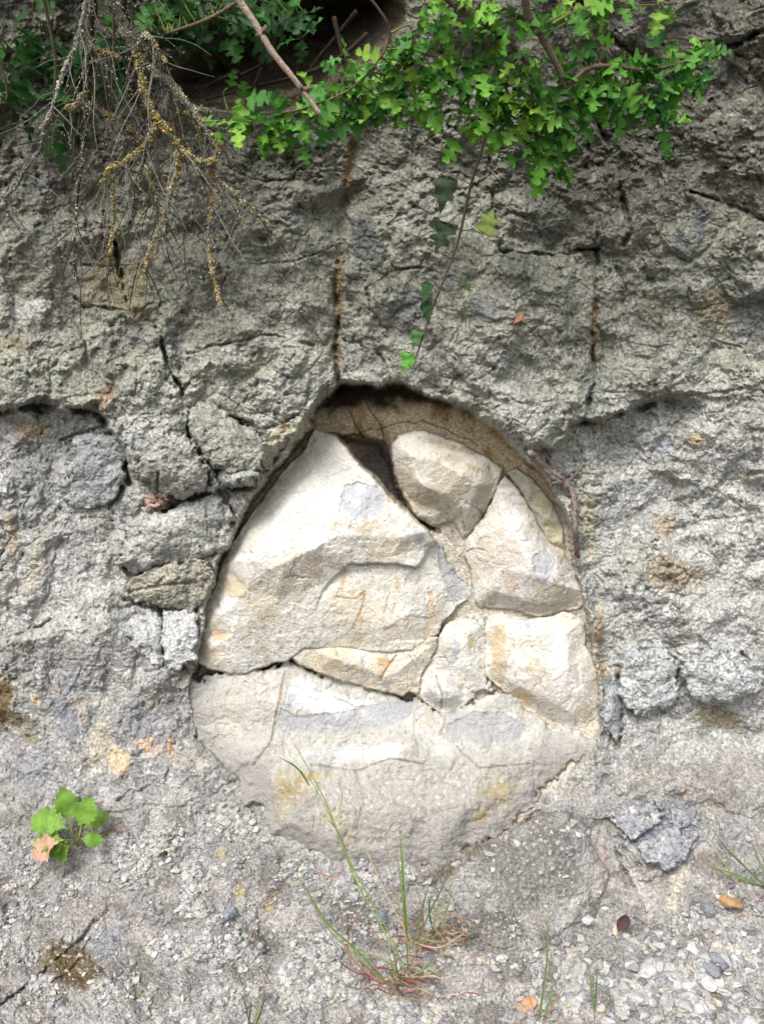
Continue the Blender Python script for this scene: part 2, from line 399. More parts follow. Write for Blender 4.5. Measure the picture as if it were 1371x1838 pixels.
    h += inn*(10*facets(wx, wy, 120, 9, 0.8)+2*fbm(X, Y, 18, 4, 19))
    h[:] -= inn*26*sstep(8, -8, (X-690)-(Y-770)*0.28)*sstep(735, 790, Y)
    return h, nd, ld, rd, (l2, l3, pits, calm, wx, wy, fx, fy, vx, vy)

# ------------------------------------------------------------------ colour of the rock, with some shade painted in
def blend(C, c, m): C += (np.asarray(c, np.float32)-C)*np.clip(m, 0, 1)[..., None]
def blob(X, Y, C, cx, cy, rx, ry, col, amt=1.0, soft=0.35, ang=0, seed=0, k=0.62, rag=0.55):
    s = local(X, Y, [(cx-rx*1.7, cy-ry*1.7), (cx+rx*1.7, cy+ry*1.7), (cx-ry*1.7, cy-rx*1.7), (cx+ry*1.7, cy+rx*1.7)], 4)
    if s is None: return
    x, y = X[s]-cx, Y[s]-cy; ca, sa = math.cos(R(ang)), math.sin(R(ang))
    u = (x*ca+y*sa)/rx; v = (-x*sa+y*ca)/ry
    q = np.sqrt(u*u+v*v)+rag*fbm(X[s], Y[s], 0.9*min(rx, ry)+6, 4, seed+3)+0.5*fbm(X[s], Y[s], 9, 3, seed+5)
    sub = C[s]; blend(sub, lin(col, k), amt*sstep(1.0, 1.0-soft, q)); C[s] = sub
FACE_BLOBS = [ # cx, cy, rx, ry, colour, amount, softness, angle
 (205,515,75,60,(176,164,132),.8,.4,0), (195,440,30,60,(150,132,98),.6,.6,10), (60,555,30,18,(226,224,222),.9,.3,-20), (35,560,30,9,(210,208,206),.8,.3,0),
 (625,300,14,80,(172,144,102),.7,.6,6), (607,520,10,110,(178,148,100),.75,.6,0), (604,640,10,50,(160,132,90),.6,.6,0),
 (1066,580,8,90,(142,112,72),.7,.6,0), (735,545,45,45,(138,140,136),.8,.3,20), (655,425,32,45,(128,132,130),.8,.3,0), (870,560,30,30,(132,136,134),.6,.4,0), (930,480,60,40,(112,114,108),.5,.5,0),
 (1255,405,14,48,(146,150,148),.9,.3,10), (1225,445,16,30,(140,146,146),.8,.3,0), (1060,690,26,50,(140,150,146),.6,.5,0),
 (1280,550,40,40,(160,138,104),.55,.5,0), (1180,560,40,50,(150,140,118),.4,.6,0), (1340,560,50,70,(122,122,122),.6,.5,0),
 (1250,790,18,16,(204,186,146),.8,.4,30), (1190,800,24,14,(206,210,222),.8,.3,30), (1228,858,12,12,(228,224,216),.95,.2,0), (1160,815,6,12,(214,214,210),.9,.2,0), (1335,860,8,10,(208,188,152),.7,.3,0), (1300,800,16,60,(172,170,164),.5,.5,0), (1210,1030,70,40,(158,134,92),.6,.6,10), (1190,945,30,30,(186,160,120),.5,.5,0), (1335,950,30,60,(206,204,198),.5,.6,0), (1140,1010,40,50,(190,184,170),.4,.6,0),
 (1110,1270,20,50,(186,190,192),.6,.5,0), (1290,1290,55,26,(134,122,84),.7,.5,10), (1180,1210,40,40,(160,164,168),.7,.5,0), (1300,1210,60,40,(176,178,182),.6,.5,0),
 (1055,930,18,110,(196,186,150),.6,.6,-6), (1075,1130,10,60,(178,150,104),.7,.5,0), (1080,1200,10,20,(180,150,108),.7,.4,0), (1110,1204,26,4,(160,128,98),.6,.4,0),
 (170,850,55,70,(134,136,142),.7,.5,0), (60,860,60,110,(140,142,144),.5,.5,0), (22,620,40,20,(150,136,100),.4,.6,0), (55,770,40,26,(182,160,120),.6,.5,0), (20,960,16,60,(180,158,126),.6,.5,0), (70,1000,20,80,(176,168,146),.6,.5,15), (30,1060,40,30,(206,198,186),.5,.5,0), (140,1060,40,60,(196,192,188),.4,.6,0), (190,710,20,40,(174,132,82),.5,.6,20),
 (100,1240,14,10,(220,190,152),.72,.3,0), (140,1258,20,16,(226,196,158),.72,.2,10), (147,1285,10,26,(222,204,172),.8,.3,0), (66,1256,14,12,(214,186,150),.7,.4,0), (215,1368,24,24,(228,200,160),.72,.2,30), (272,1340,36,14,(222,188,148),.72,.3,15), (304,1342,7,20,(216,168,112),.72,.3,0), (180,1335,26,50,(196,186,164),.7,.4,0),
 (130,1270,60,60,(136,140,150),.6,.4,0), (240,1290,60,40,(142,144,152),.6,.5,0), (210,1180,70,30,(150,148,150),.6,.5,0), (60,1390,70,40,(140,142,150),.6,.5,0), (120,1180,60,40,(158,154,150),.6,.5,0), (185,1440,22,26,(206,206,206),.7,.4,0), (290,1340,20,60,(150,152,160),.5,.5,0),
 (5,1250,22,60,(112,92,44),.85,.4,0), (30,1290,40,14,(108,96,50),.7,.5,15), (55,1325,24,12,(126,112,70),.6,.5,30), (5,1285,14,14,(60,44,22),.8,.4,0),
 (320,1120,40,70,(182,184,186),.6,.4,0), (250,1120,40,40,(156,158,160),.5,.5,0), (310,1070,70,20,(128,116,74),.6,.5,0), (490,800,20,60,(188,176,140),.8,.4,40), (440,880,16,30,(180,166,128),.6,.5,20),
 (120,1730,70,60,(116,98,62),.75,.7,20), (140,1760,30,16,(84,62,30),.8,.6,40), (110,1800,20,16,(78,60,32),.7,.6,0), (250,1790,50,16,(142,130,96),.5,.6,0),
 (190,1690,30,50,(140,142,150),.7,.4,30), (380,1690,70,40,(142,138,138),.7,.5,0), (320,1650,60,30,(146,140,138),.6,.5,0), (430,1600,10,18,(164,148,84),.8,.5,0), (485,1625,14,20,(172,152,88),.7,.5,0), (490,1605,16,8,(176,160,110),.6,.5,0), (395,1530,14,10,(196,176,108),.8,.4,0), (385,1525,30,40,(150,148,146),.5,.6,0),
 (150,1640,60,40,(160,150,140),.6,.5,-30), (60,1770,60,50,(172,164,160),.6,.5,-40),
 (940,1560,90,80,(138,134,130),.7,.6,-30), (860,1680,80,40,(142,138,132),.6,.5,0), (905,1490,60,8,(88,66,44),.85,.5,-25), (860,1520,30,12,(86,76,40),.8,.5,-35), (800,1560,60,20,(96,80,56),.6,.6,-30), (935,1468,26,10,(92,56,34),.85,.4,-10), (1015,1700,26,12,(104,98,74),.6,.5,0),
 (1180,1490,80,40,(126,130,142),.85,.4,0), (1215,1460,40,22,(134,138,150),.85,.3,0), (1160,1470,50,20,(146,150,160),.7,.4,0), (1175,1560,50,50,(154,146,136),.6,.5,0), (1190,1600,20,30,(128,124,110),.4,.5,0), (1215,1590,20,60,(206,196,178),.6,.5,10), (1080,1560,14,80,(178,158,146),.5,.6,0), (1150,1600,10,60,(204,198,190),.7,.4,-20), (1300,1440,40,20,(158,138,112),.6,.5,0), (1320,1500,40,40,(140,138,140),.5,.5,0), (1270,1620,26,26,(136,134,134),.7,.4,0),
 (1190,1400,120,14,(176,164,154),.5,.6,3), (1300,1380,80,30,(160,152,146),.5,.6,0), (1230,1420,10,14,(170,132,100),.8,.4,0), (1050,1300,20,14,(206,168,134),.7,.5,0),
]
def face_colour(X, Y, nd, ld, rd, aux):
    l2, l3, pits, calm, wx, wy, fx, fy, vx, vy = aux
    C = np.empty(X.shape+(3,), np.float32)
    top = lin((184,183,168)); mid = lin((192,192,186)); low = lin((158,155,153))
    a = sstep(520, 900, Y+80*fbm(X, Y, 200, 2, 7))[..., None]; b = sstep(1040, 1320, Y+120*fbm(X, Y, 200, 2, 9))[..., None]
    C[:] = top*(1-a)+mid*a; C[:] = C*(1-b)+low*b
    blend(C, lin((168,170,150)), 0.6*sstep(0.0, 0.4, fbm(X, Y, 150, 3, 41))*sstep(1100, 700, Y))
    blend(C, lin((180,174,152)), 0.5*sstep(0.05, 0.4, fbm(wx, wy, 70, 4, 43)))
    blend(C, lin((150,152,152)), 0.55*sstep(0.08, 0.4, fbm(wx, wy, 55, 4, 45)))
    blend(C, lin((108,102,92)), 0.6*sstep(440, 120, Y-90*sstep(900, 1150, X)+90*fbm(X, Y, 120, 3, 12)))          # soil at the top, painted darker to carry the bush's shade
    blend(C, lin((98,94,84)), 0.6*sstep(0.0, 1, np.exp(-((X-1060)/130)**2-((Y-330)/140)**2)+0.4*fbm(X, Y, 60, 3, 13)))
    blend(C, lin((196,196,192)), 0.6*sstep(-10, 50, rd+40*fbm(X, Y, 60, 3, 66))); blend(C, lin((190,189,187)), 0.6*sstep(-10, 50, ld+40*fbm(X, Y, 60, 3, 67)))
    # light and dark grains set in the matrix
    blend(C, lin((204,202,190)), 0.6*sstep(0.16, 0.42, fbm(fx, fy, 13, 3, 51)))
    blend(C, lin((206,206,206)), 0.6*sstep(0.2, 0.42, fbm(fx, fy, 30, 4, 55))*sstep(650, 1000, Y))
    blend(C, lin((96,94,84)), 0.55*sstep(0.16, 0.42, fbm(fx, fy, 12, 3, 57))*sstep(1500, 900, Y))
    blend(C, lin((214,212,204)), 0.45*sstep(0.14, 0.4, fbm(fx, fy, 7, 2, 53))*sstep(300, 700, Y)); blend(C, lin((112,110,102)), 0.45*sstep(0.16, 0.4, fbm(fx, fy, 6.5, 2, 54)))
    _, _, rid = lumps(fx, fy, 24, 2)
    C *= (0.82+0.36*rid)[..., None]
    for q in FACE_BLOBS: blob(X, Y, C, *q[:4], q[4], q[5], q[6], q[7], seed=int(q[0]) % 23)
    g = sstep(1370, 1480, Y+40*fbm(X, Y, 90, 3, 75))
    dustm = lin((160,156,153))*(1+.16*fbm(X, Y, 70, 4, 76)[..., None])                     # dust lies over everything at the foot
    k = (.72*g*sstep(-.35, .15, fbm(vx, vy, 120, 3, 68)))[..., None]; C[:] = C*(1-k)+dustm*k
    blend(C, lin((126,120,116)), .75*g*sstep(.0, .25, fbm(vx, vy, 80, 4, 69)))
    blend(C, lin((186,180,176)), .6*g*sstep(.05, .3, fbm(X*.7+Y*.5, Y*1.4-X*.5, 90, 4, 70)))
    for cx, cy, rx, ry in ((950,1550,110,90),(870,1670,90,40),(130,1740,70,55),(440,1690,80,40),(640,1640,60,60)):        # dark crust speckled with white grains
        q = 1.25-np.hypot((X-cx)/rx, (Y-cy)/ry)+.6*fbm(X, Y, 60, 4, 71)
        m = sstep(.2, .75, q); blend(C, lin((110,106,102) if cx != 130 else (88,74,54)), .85*m); blend(C, lin((226,224,218)), .8*m*sstep(.22, .42, fbm(fx, fy, 8, 3, 58)))
    for q in FACE_BLOBS:
        if q[1] > 1440: blob(X, Y, C, *q[:4], q[4], q[5]*.8, q[6]+.1, q[7], seed=int(q[0]) % 23)
    blend(C, lin((206,203,198)), .35*g*sstep(.2, .42, fbm(fx, fy, 7, 3, 72)))
    n = sstep(-3, 8, nd)
    pale = np.empty_like(C); pale[:] = lin((206,198,182))
    br = sstep(1000, 800, Y+40*fbm(X, Y, 60, 3, 15))
    blend(pale, lin((234,216,182)), br); blend(pale, lin((190,156,116)), br*sstep(0.0, 0.4, fbm(wx, wy, 40, 4, 17)))
    blend(pale, lin((58,45,34)), sstep(742, 708, Y+22*fbm(X, Y, 30, 3, 18)-0.12*np.abs(X-720)))  # shade under the niche's upper lip, painted as a dark band
    blend(pale, lin((150,146,146)), 0.8*sstep(70, 20, np.hypot(X-690, (Y-850)*0.7)))
    kx_ = X+6*fbm(X, Y, 25, 3, 1)+8*fbm(X, Y, 70, 2, 2); ky_ = Y+6*fbm(X, Y, 25, 3, 3)+8*fbm(X, Y, 70, 2, 4)
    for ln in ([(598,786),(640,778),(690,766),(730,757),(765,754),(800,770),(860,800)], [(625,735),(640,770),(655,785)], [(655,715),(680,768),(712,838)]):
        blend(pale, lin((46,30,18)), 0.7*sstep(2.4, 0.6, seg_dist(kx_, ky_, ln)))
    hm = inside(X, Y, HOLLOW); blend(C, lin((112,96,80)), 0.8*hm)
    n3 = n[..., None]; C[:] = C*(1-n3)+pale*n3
    return C

def axis_coords(lo, a, b, hi, step):
    mid = np.arange(a, b, step); L = [a]; s = step
    while L[-1] > lo: s *= 1.035; L.append(L[-1]-s)
    Rr = [mid[-1]]; s = step
    while Rr[-1] < hi: s *= 1.035; Rr.append(Rr[-1]+s)
    return np.concatenate([np.array(L[1:])[::-1], mid, np.array(Rr[1:])])
STEP = 1.5
GXS = axis_coords(-700, -20, 1392, 2070, STEP); GYS = axis_coords(-700, -20, 1860, 2900, STEP)
X, Y = np.meshgrid(GXS.astype(np.float32), GYS.astype(np.float32))
H, ND, LD, RD, AUX = face_height(X, Y)
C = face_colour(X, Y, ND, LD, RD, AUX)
V = to_world(X, Y, H)
ny, nx = X.shape
idx = np.arange(ny*nx).reshape(ny, nx)
Q = np.stack([idx[:-1, :-1], idx[1:, :-1], idx[1:, 1:], idx[:-1, 1:]], -1)
GLINE_X = [-700, 0, 170, 420, 560, 800, 960, 1060, 1200, 1371, 2100]
GLINE_Y = [1470, 1455, 1470, 1500, 1560, 1590, 1600, 1650, 1640, 1600, 1600]
gl = np.interp(X, GLINE_X, GLINE_Y)+26*fbm(X, Y, 70, 3, 77)
isg = (Y > gl)[:-1, :-1]
def sub_mesh(name, mask, mat):
    q = Q[mask]; used = np.zeros(ny*nx, bool); used[q.ravel()] = True
    mp = np.cumsum(used)-1
    return np_mesh(name, V.reshape(-1, 3)[used], mp[q], C.reshape(-1, 3)[used], mat)
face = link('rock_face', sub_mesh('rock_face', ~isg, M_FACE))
tag(face, 'rough grey green rock face with an arched niche full of pale blocks', 'rock face', kind='structure')
ground = link('ground', sub_mesh('ground', isg, M_GROUND))
tag(ground, 'dusty pale stony ground sloping from the foot of the rock face', 'ground', kind='structure')
def surf_h(px, py):
    i = np.clip(np.searchsorted(GYS, py), 0, ny-1); j = np.clip(np.searchsorted(GXS, px), 0, nx-1)
    return H[i, j]

# ------------------------------------------------------------------ separate blocks of stone
def block(name, outline, pts, mat, col, blobs=(), edges=(), rel=False, rnd=12, rdep=7, grow=3.0, tex=1.0, rough=0.0, steps=(), cracks=(), step=1.5, drop=95, edge_h=0.0, rag=3.0, seed=0, smooth=4, label='', cat='rock', group=None, stain=0.27, dust=0, patches=(), white=1.0):
    """one stone: facets between traced heights, rounded and broken edges, sides that run back into the wall"""
    P2 = [Vector((p[0], p[1])) for p in outline]
    hz = [p[2] if len(p) > 2 else edge_h for p in outline]
    # densify nothing: the outline's own heights carry the facets to the edge
    n0 = len(P2); E = [(i, (i+1) % n0) for i in range(n0)]
    allp = P2+[Vector((p[0], p[1])) for p in pts]; hz = hz+[p[2] for p in pts]
    for a in edges:
        for i, j in zip(a[:-1], a[1:]): E.append((n0+i, n0+j))
    vs, _, fs, ov, _, _ = delaunay_2d_cdt(allp, E, [], 0, 1e-4, True)
    vh = [sum(hz[k] for k in o)/len(o) if len(o) else np.nan for o in ov]
    for i, v in enumerate(vh):
        if v != v:
            dd = sorted(((vs[i]-vs[j]).length, j) for j in range(len(vs)) if vh[j] == vh[j])[:2]
            vh[i] = sum(vh[j] for _, j in dd)/2
    xs = [p[0] for p in outline]; ys = [p[1] for p in outline]; m = 14
    X, Y = np.meshgrid(np.arange(min(xs)-m, max(xs)+m, step, dtype=np.float32), np.arange(min(ys)-m, max(ys)+m, step, dtype=np.float32))
    wx = X+5*fbm(X, Y, 70, 3, seed+2); wy = Y+5*fbm(X, Y, 70, 3, seed+6)
    h = np.full(X.shape, np.nan, np.float32)
    for f in fs:
        (x0, y0), (x1, y1), (x2, y2) = [vs[i] for i in f[:3]]
        det = (y1-y2)*(x0-x2)+(x2-x1)*(y0-y2)
        if abs(det) < 1e-6: continue
        l0 = ((y1-y2)*(wx-x2)+(x2-x1)*(wy-y2))/det; l1 = ((y2-y0)*(wx-x2)+(x0-x2)*(wy-y2))/det; l2 = 1-l0-l1
        k = (l0 > -1e-3) & (l1 > -1e-3) & (l2 > -1e-3)
        h[k] = (l0*vh[f[0]]+l1*vh[f[1]]+l2*vh[f[2]])[k]
    # outside the hull: take the nearest row value by spreading outwards
    for _ in range(40):
        bad = np.isnan(h)
        if not bad.any(): break
        acc = np.zeros_like(h); cnt = np.zeros_like(h)
        for ax, sh in ((0, 1), (0, -1), (1, 1), (1, -1)):
            r = np.roll(h, sh, ax); ok = ~np.isnan(r); acc[ok] += r[ok]; cnt[ok] += 1
        k = bad & (cnt > 0); h[k] = acc[k]/cnt[k]
    h = np.nan_to_num(h)
    for _ in range(smooth):
        p = np.pad(h, 1, mode='edge'); h = (p[1:-1, 1:-1]*2+p[:-2, 1:-1]+p[2:, 1:-1]+p[1:-1, :-2]+p[1:-1, 2:])/6
    d = grow+sdist(X+rag*(1.6*fbm(X, Y, 50, 3, seed+11)+fbm(X, Y, 14, 3, seed+12)), Y+rag*(1.6*fbm(X, Y, 50, 3, seed+14)+fbm(X, Y, 14, 3, seed+15)), [(p[0], p[1]) for p in outline])
    if rel:
        ins = d > 0
        i0 = np.clip(np.searchsorted(GYS, Y[ins]), 0, ny-1); j0 = np.clip(np.searchsorted(GXS, X[ins]), 0, nx-1)
        A = np.stack([X[ins]-X.mean(), Y[ins]-Y.mean(), np.ones(ins.sum())], 1)
        co = np.linalg.lstsq(A.astype(float), H[i0, j0].astype(float), rcond=None)[0]
        h += co[0]*(X-X.mean())+co[1]*(Y-Y.mean())+co[2]
    for poly, dz, soft in steps:
        h -= dz*sstep(1125, 985, Y)*sstep(-soft/2, soft, sdist(X+2*fbm(X, Y, 16, 3, seed+5), Y+2*fbm(X, Y, 16, 3, seed+8), poly))
    if dust:
        gm = sstep(1290, 1400, Y+60*fbm(X, Y, 70, 3, seed+43)); h += gm*(2.4*fbm(X, Y, 12, 3, seed+44, .6)+1.6*lumps(X, Y, 13, seed+2)[0]+10*facets(X+9*fbm(X, Y, 40, 3, 4), Y+9*fbm(X, Y, 40, 3, 6), 85, seed+6, .9))
    pm = []
    for poly, pc, pa, dz in patches:                                # clean broken faces with a hard edge
        jx = X+2.5*fbm(X, Y, 30, 2, seed+51)+5*fbm(X, Y, 14, 4, seed+52); jy = Y+2.5*fbm(X, Y, 30, 2, seed+53)+5*fbm(X, Y, 14, 4, seed+54)
        g = sstep(-1.2, 1.2, sdist(jx, jy, poly)); h -= dz*g; pm.append((g, pc, pa))
    dk = np.zeros_like(h)
    for ln, wd, dp in cracks:
        q = seg_dist(X+3*fbm(X, Y, 20, 3, seed+3), Y+3*fbm(X, Y, 20, 3, seed+4), ln)
        g = np.exp(-(q/wd)**2); h -= dp*g; dk = np.maximum(dk, g)
    if rough:
        fx = X+2.5*fbm(X, Y, 14, 2, 5); fy = Y+2.5*fbm(X, Y, 14, 2, 8)
        l1 = lumps(wx, wy, 46, seed+1)[0]; l2, _, rid = lumps(fx, fy, 22, seed+2); l3 = lumps(fx, fy, 10, 3)[0]
        h += rough*(5*l1+3.4*l2+1.5*l3+7*facets(wx, wy, 70, seed+4, 0.9)+2*ridged(wx, wy*1.4, 36, 4, seed+9)+1.5*fbm(fx, fy, 10, 3, 101)-3*sstep(.28, .6, fbm(fx, fy, 17, 2, 111)))
    else: rid = None
    jx = X+1.5*fbm(X, Y, 24, 2, seed+61); jy = Y+1.5*fbm(X, Y, 24, 2, seed+62)
    h += tex*(0.35*facets(jx, jy, 24, seed+7, 1.0)+1.15*facets(jx, jy, 58, seed+3, 0.8)+4.5*facets(jx, jy, 125, seed+5, 0.9)+1.1*fbm(X, Y, 30, 4, seed+1, .45)+0.25*fbm(X, Y, 7, 2, seed+2))
    q = fbm(wx+2*fbm(X, Y, 20, 2, 4), wy+2*fbm(X, Y, 20, 2, 6), 95, 5, seed+21, .5)*6; fq = q-np.floor(q)
    h += min(tex, 1.2)*1.2*(np.floor(q)+sstep(0.93, 1, fq))            # thin flakes broken off the surface
    lay = JW[(np.floor(q).astype(int)+seed) & 255, 7]+0*h
    t = np.clip(d/(rnd*np.clip(0.62+1.3*fbm(X, Y, 42, 3, seed+16), .22, 2)), 0, 1)
    h = h-rdep*(1-np.sqrt(1-(1-t)**2))-np.clip(-d/4.5, 0, 1)*drop
    # colour
    C = np.empty(X.shape+(3,), np.float32); C[:] = lin(col, .62 if rough else .70)
    if rough:
        blend(C, lin((206,204,192)), 0.75*sstep(0.16, 0.42, fbm(fx, fy, 13, 3, 51))); blend(C, lin((86,84,74)), 0.7*sstep(0.16, 0.42, fbm(fx, fy, 12, 3, 57)))
        C *= (0.85+0.3*rid)[..., None]
    else:
        blend(C, lin((206,192,162)), stain*sstep(0.02, 0.4, fbm(wx, wy, 80, 4, seed+31)))
        blend(C, lin((238,236,232)), 0.6*white*sstep(0.0, 0.35, fbm(X*1.0+0.4*Y, Y, 50, 4, seed+33)))
        blend(C, lin((186,178,162)), 0.5*sstep(0.15, 0.4, fbm(X, Y, 26, 4, seed+35)))
        blend(C, lin((140,126,104)), 0.55*sstep(0.3, 0.5, fbm(X, Y, 9, 2, seed+37)))
        blend(C, lin((244,242,236)), 0.55*white*sstep(0.25, 0.45, fbm(X, Y, 11, 3, seed+39)))
    if not rough: C *= (0.86+0.2*lay)[..., None]; blend(C, lin((206,186,150)), (.9*stain)*(JV[(np.floor(q).astype(int)+seed) & 255, 3] > .62)); hair = lumps(X+26*fbm(X, Y, 60, 4, seed+63), Y+26*fbm(X, Y, 60, 4, seed+64), 130, seed+9)[1]; hm = sstep(.018, .004, hair)*sstep(.05, .3, fbm(X, Y, 120, 2, seed+65)); h -= 1.6*hm; blend(C, lin((120,100,76)), .55*hm)
    for q in blobs: blob(X, Y, C, *q[:4], np.array(q[4])*.85+np.array(col)*.15, q[5]*.95, q[6]+.1, *q[7:], seed=seed+int(q[0]) % 19)
    for g, pc, pa in pm: blend(C, lin(pc), pa*g*np.clip(0.85+0.9*fbm(X, Y, 20, 4, seed+55), 0, 1)*(1-.7*sstep(.3, .45, fbm(X, Y, 8, 2, seed+56))))
    blend(C, lin((120,92,58)), 0.5*dk)
    blend(C, lin((176,160,128)), 0.4*sstep(6, -2, d)*(not rough))
    if dust:
        dm = dust*sstep(1315, 1430, Y+70*fbm(X, Y, 60, 4, seed+43)); keepy = (C[..., 2] < .72*C[..., 1])[..., None]
        D = C.copy(); blend(D, lin((172,168,159)), .9*dm); C[:] = np.where(keepy, C*.94, D)
        blend(C, lin((222,220,212)), .7*dm*sstep(.16, .4, fbm(X, Y, 9, 3, seed+45))); blend(C, lin((128,122,110)), .6*dm*sstep(.16, .42, fbm(X, Y, 11, 3, seed+46)))
        blend(C, lin((150,145,138)), .5*dm*sstep(.05, .35, fbm(X, Y, 60, 4, seed+47)))
        blend(C, lin((158,154,150)), dust*sstep(110, 6, d+70*fbm(X, Y, 40, 4, seed+41))*np.maximum(sstep(1290, 1390, Y), sstep(400, 350, X)))
    keep = d > -6.5
    V = to_world(X, Y, h)
    ry, rx = X.shape; ix = np.arange(ry*rx).reshape(ry, rx)
    kq = keep[:-1, :-1] & keep[1:, :-1] & keep[1:, 1:] & keep[:-1, 1:]
    core = np.zeros_like(kq); core[np.unravel_index(np.argmax(np.where(kq, d[:-1, :-1], -99)), kq.shape)] = True      # one piece only: what hangs together with the middle
    while True:
        g = core.copy(); g[1:] |= core[:-1]; g[:-1] |= core[1:]; g[:, 1:] |= core[:, :-1]; g[:, :-1] |= core[:, 1:]; g &= kq
        if g.sum() == core.sum(): break
        core = g
    kq = core
    q = np.stack([ix[:-1, :-1], ix[1:, :-1], ix[1:, 1:], ix[:-1, 1:]], -1)[kq]
    used = np.zeros(ry*rx, bool); used[q.ravel()] = True; mp = np.cumsum(used)-1
    Vu = V.reshape(-1, 3)[used]; Cu = C.reshape(-1, 3)[used]; q = mp[q]
    me = np_mesh(name, Vu, q, Cu, mat)
    o = link(name, me)
    tag(o, label, cat, group)
    return o

# the big triangular block in the middle of the niche
B1 = [(565,774,-38),(581,779,-36),(600,784,-26),(618,804,-10),(635,828,-2),(656,849,6),(674,867,12),(691,888,18),(716,910,24),(740,931,28),(765,954,30),(771,970,24),(789,984,4),(800,1010,0),(811,1018,-4),(823,1037,-8),(842,1054,-12),(844,1070,-14),(821,1083,-10),(810,1098,-6),(793,1114,-4),(783,1138,-2),(740,1164,2),(698,1169,4),(656,1164,4),(618,1159,4),(565,1161,4),(544,1162,4),(527,1178,2),(516,1186,2),(485,1187,2),(460,1196,0),(439,1207,0),(404,1205,0),(373,1198,-4),(357,1189,-8),(355,1171,-12),(362,1140,-14),(369,1098,-16),(387,1056,-18),(401,1017,-20),(418,982,-22),(432,958,-24),(453,926,-26),(474,895,-28),(502,856,-30),(530,828,-34),(548,807,-36),(556,789,-38)]
B1P = [(661,962,42),(611,962,46),(579,973,54),(551,990,60),(516,1010,59),(485,1022,55),(453,1004,52),(429,1004,30),   # 0-7 the ridge
       (618,874,6),(607,919,36),(635,930,42),(690,925,36),(720,962,40),(520,900,22),(560,850,4),(590,812,-12),(480,960,38),
       (440,1060,36),(400,1100,24),(500,1072,31),(545,1058,28),(585,1044,22),(622,1014,28),(460,1110,27),(520,1112,18),(420,1140,22),(380,1160,14),(475,1150,14),(440,1190,6),(392,1186,8),
       (600,1080,20),(680,1060,22),(760,1040,14),(640,1130,14),(720,1120,16),(790,1062,4),(805,1035,-2),(560,1142,10),(745,1020,20),(700,1000,30),(752,985,18)]
PANEL = [(625,1014),(670,1012),(712,1014),(746,1021),(756,1008),(768,985),(785,970),(880,1000),(880,1190),(470,1190),(481,1171),(492,1154),(509,1147),(537,1133),(558,1112),(569,1087),(576,1063),(590,1045),(604,1031)]
block('triangular_block', B1, B1P, M_PALE, (232,228,218), [
    (560,890,120,90,(238,235,230),.8,.6,-40),(600,830,50,60,(236,232,226),.8,.5,-30),(480,960,60,60,(234,230,222),.6,.6,0),
    (755,965,12,22,(190,192,198),.8,.4,-30),(660,948,30,14,(216,190,150),.7,.5,-10),(600,940,26,16,(226,206,176),.5,.5,0),
    (425,1055,30,34,(198,180,132),.7,.4,-30),(480,1090,70,40,(204,190,156),.7,.6,-35),(560,1020,60,24,(198,178,142),.6,.6,-30),(395,1140,18,16,(216,182,142),.85,.3,20),(380,1170,40,20,(206,182,140),.5,.6,0),
    (700,985,60,30,(222,200,164),.6,.5,-5),(650,1090,90,60,(222,208,178),.6,.6,0),(615,1045,7,28,(210,164,98),.6,.7,12),(606,1072,16,7,(210,166,104),.5,.7,0),(652,1066,7,7,(218,170,118),.9,.3,0),(646,1110,7,12,(220,182,128),.7,.4,0),
    (775,1135,8,8,(218,176,130),.6,.4,0),(712,1045,8,18,(214,190,130),.6,.5,0),(802,1000,16,40,(180,182,186),.85,.3,-20),(745,1060,30,50,(214,210,200),.6,.5,0),(820,1062,24,14,(186,186,188),.7,.4,0),(640,1150,120,14,(202,186,146),.6,.6,0),(700,1135,50,10,(204,188,156),.5,.6,0)],
    patches=[([(618,874),(640,866),(674,870),(692,892),(686,922),(650,931),(633,929),(607,917)],(194,196,204),.95,2.5),([(789,976),(803,1008),(822,1034),(850,1056),(846,1072),(815,1085),(797,1045),(786,1010)],(190,191,194),.8,4),([(767,1064),(779,1064),(782,1104),(777,1127),(766,1127)],(222,186,146),.75,1),([(770,1150),(700,1150),(690,1130),(730,1105),(775,1110)],(214,204,182),.6,2)],
    edges=[(0,1,2,3,4,5,6,7),(8,9,10,11)], steps=[(PANEL, 13, 4)], rnd=6, rdep=5, seed=1, smooth=3,
    cracks=[([(625,1014),(670,1012),(712,1014),(745,1021)],2.0,6),([(604,1072),(640,1075),(655,1062)],1.5,1.5),([(655,1062),(650,1090),(632,1130)],1.5,1.5),([(700,1062),(690,1100)],1.5,1.2)],
    label='largest pale triangular block with a sharp ridge and a stepped right panel', cat='rock')
block('wedge_slab', [(527,1180),(544,1166),(565,1165),(618,1163),(656,1168),(698,1173),(740,1168),(781,1144),(780,1156),(770,1182),(752,1210),(747,1242),(735,1236),(722,1244),(700,1238),(650,1229),(610,1216),(570,1203),(540,1189)],
    [(600,1185,14),(660,1200,16),(715,1205,14),(692,1215,10),(750,1180,8)], M_PALE, (218,208,188), [(690,1190,18,14,(222,176,124),.85,.3,-30),(683,1208,8,12,(214,172,120),.7,.4,0),(725,1205,26,26,(222,216,204),.8,.3,0),(690,1228,12,8,(160,160,162),.8,.3,0),(600,1190,60,16,(204,190,160),.6,.5,10)],
    cracks=[([(712,1176),(700,1192),(690,1206),(684,1222)],1.6,4),([(735,1175),(752,1205)],1.2,2)], rnd=6, rdep=5, seed=3, grow=5, drop=70, label='thin beige wedge slab under the triangular block, above a dark gap')
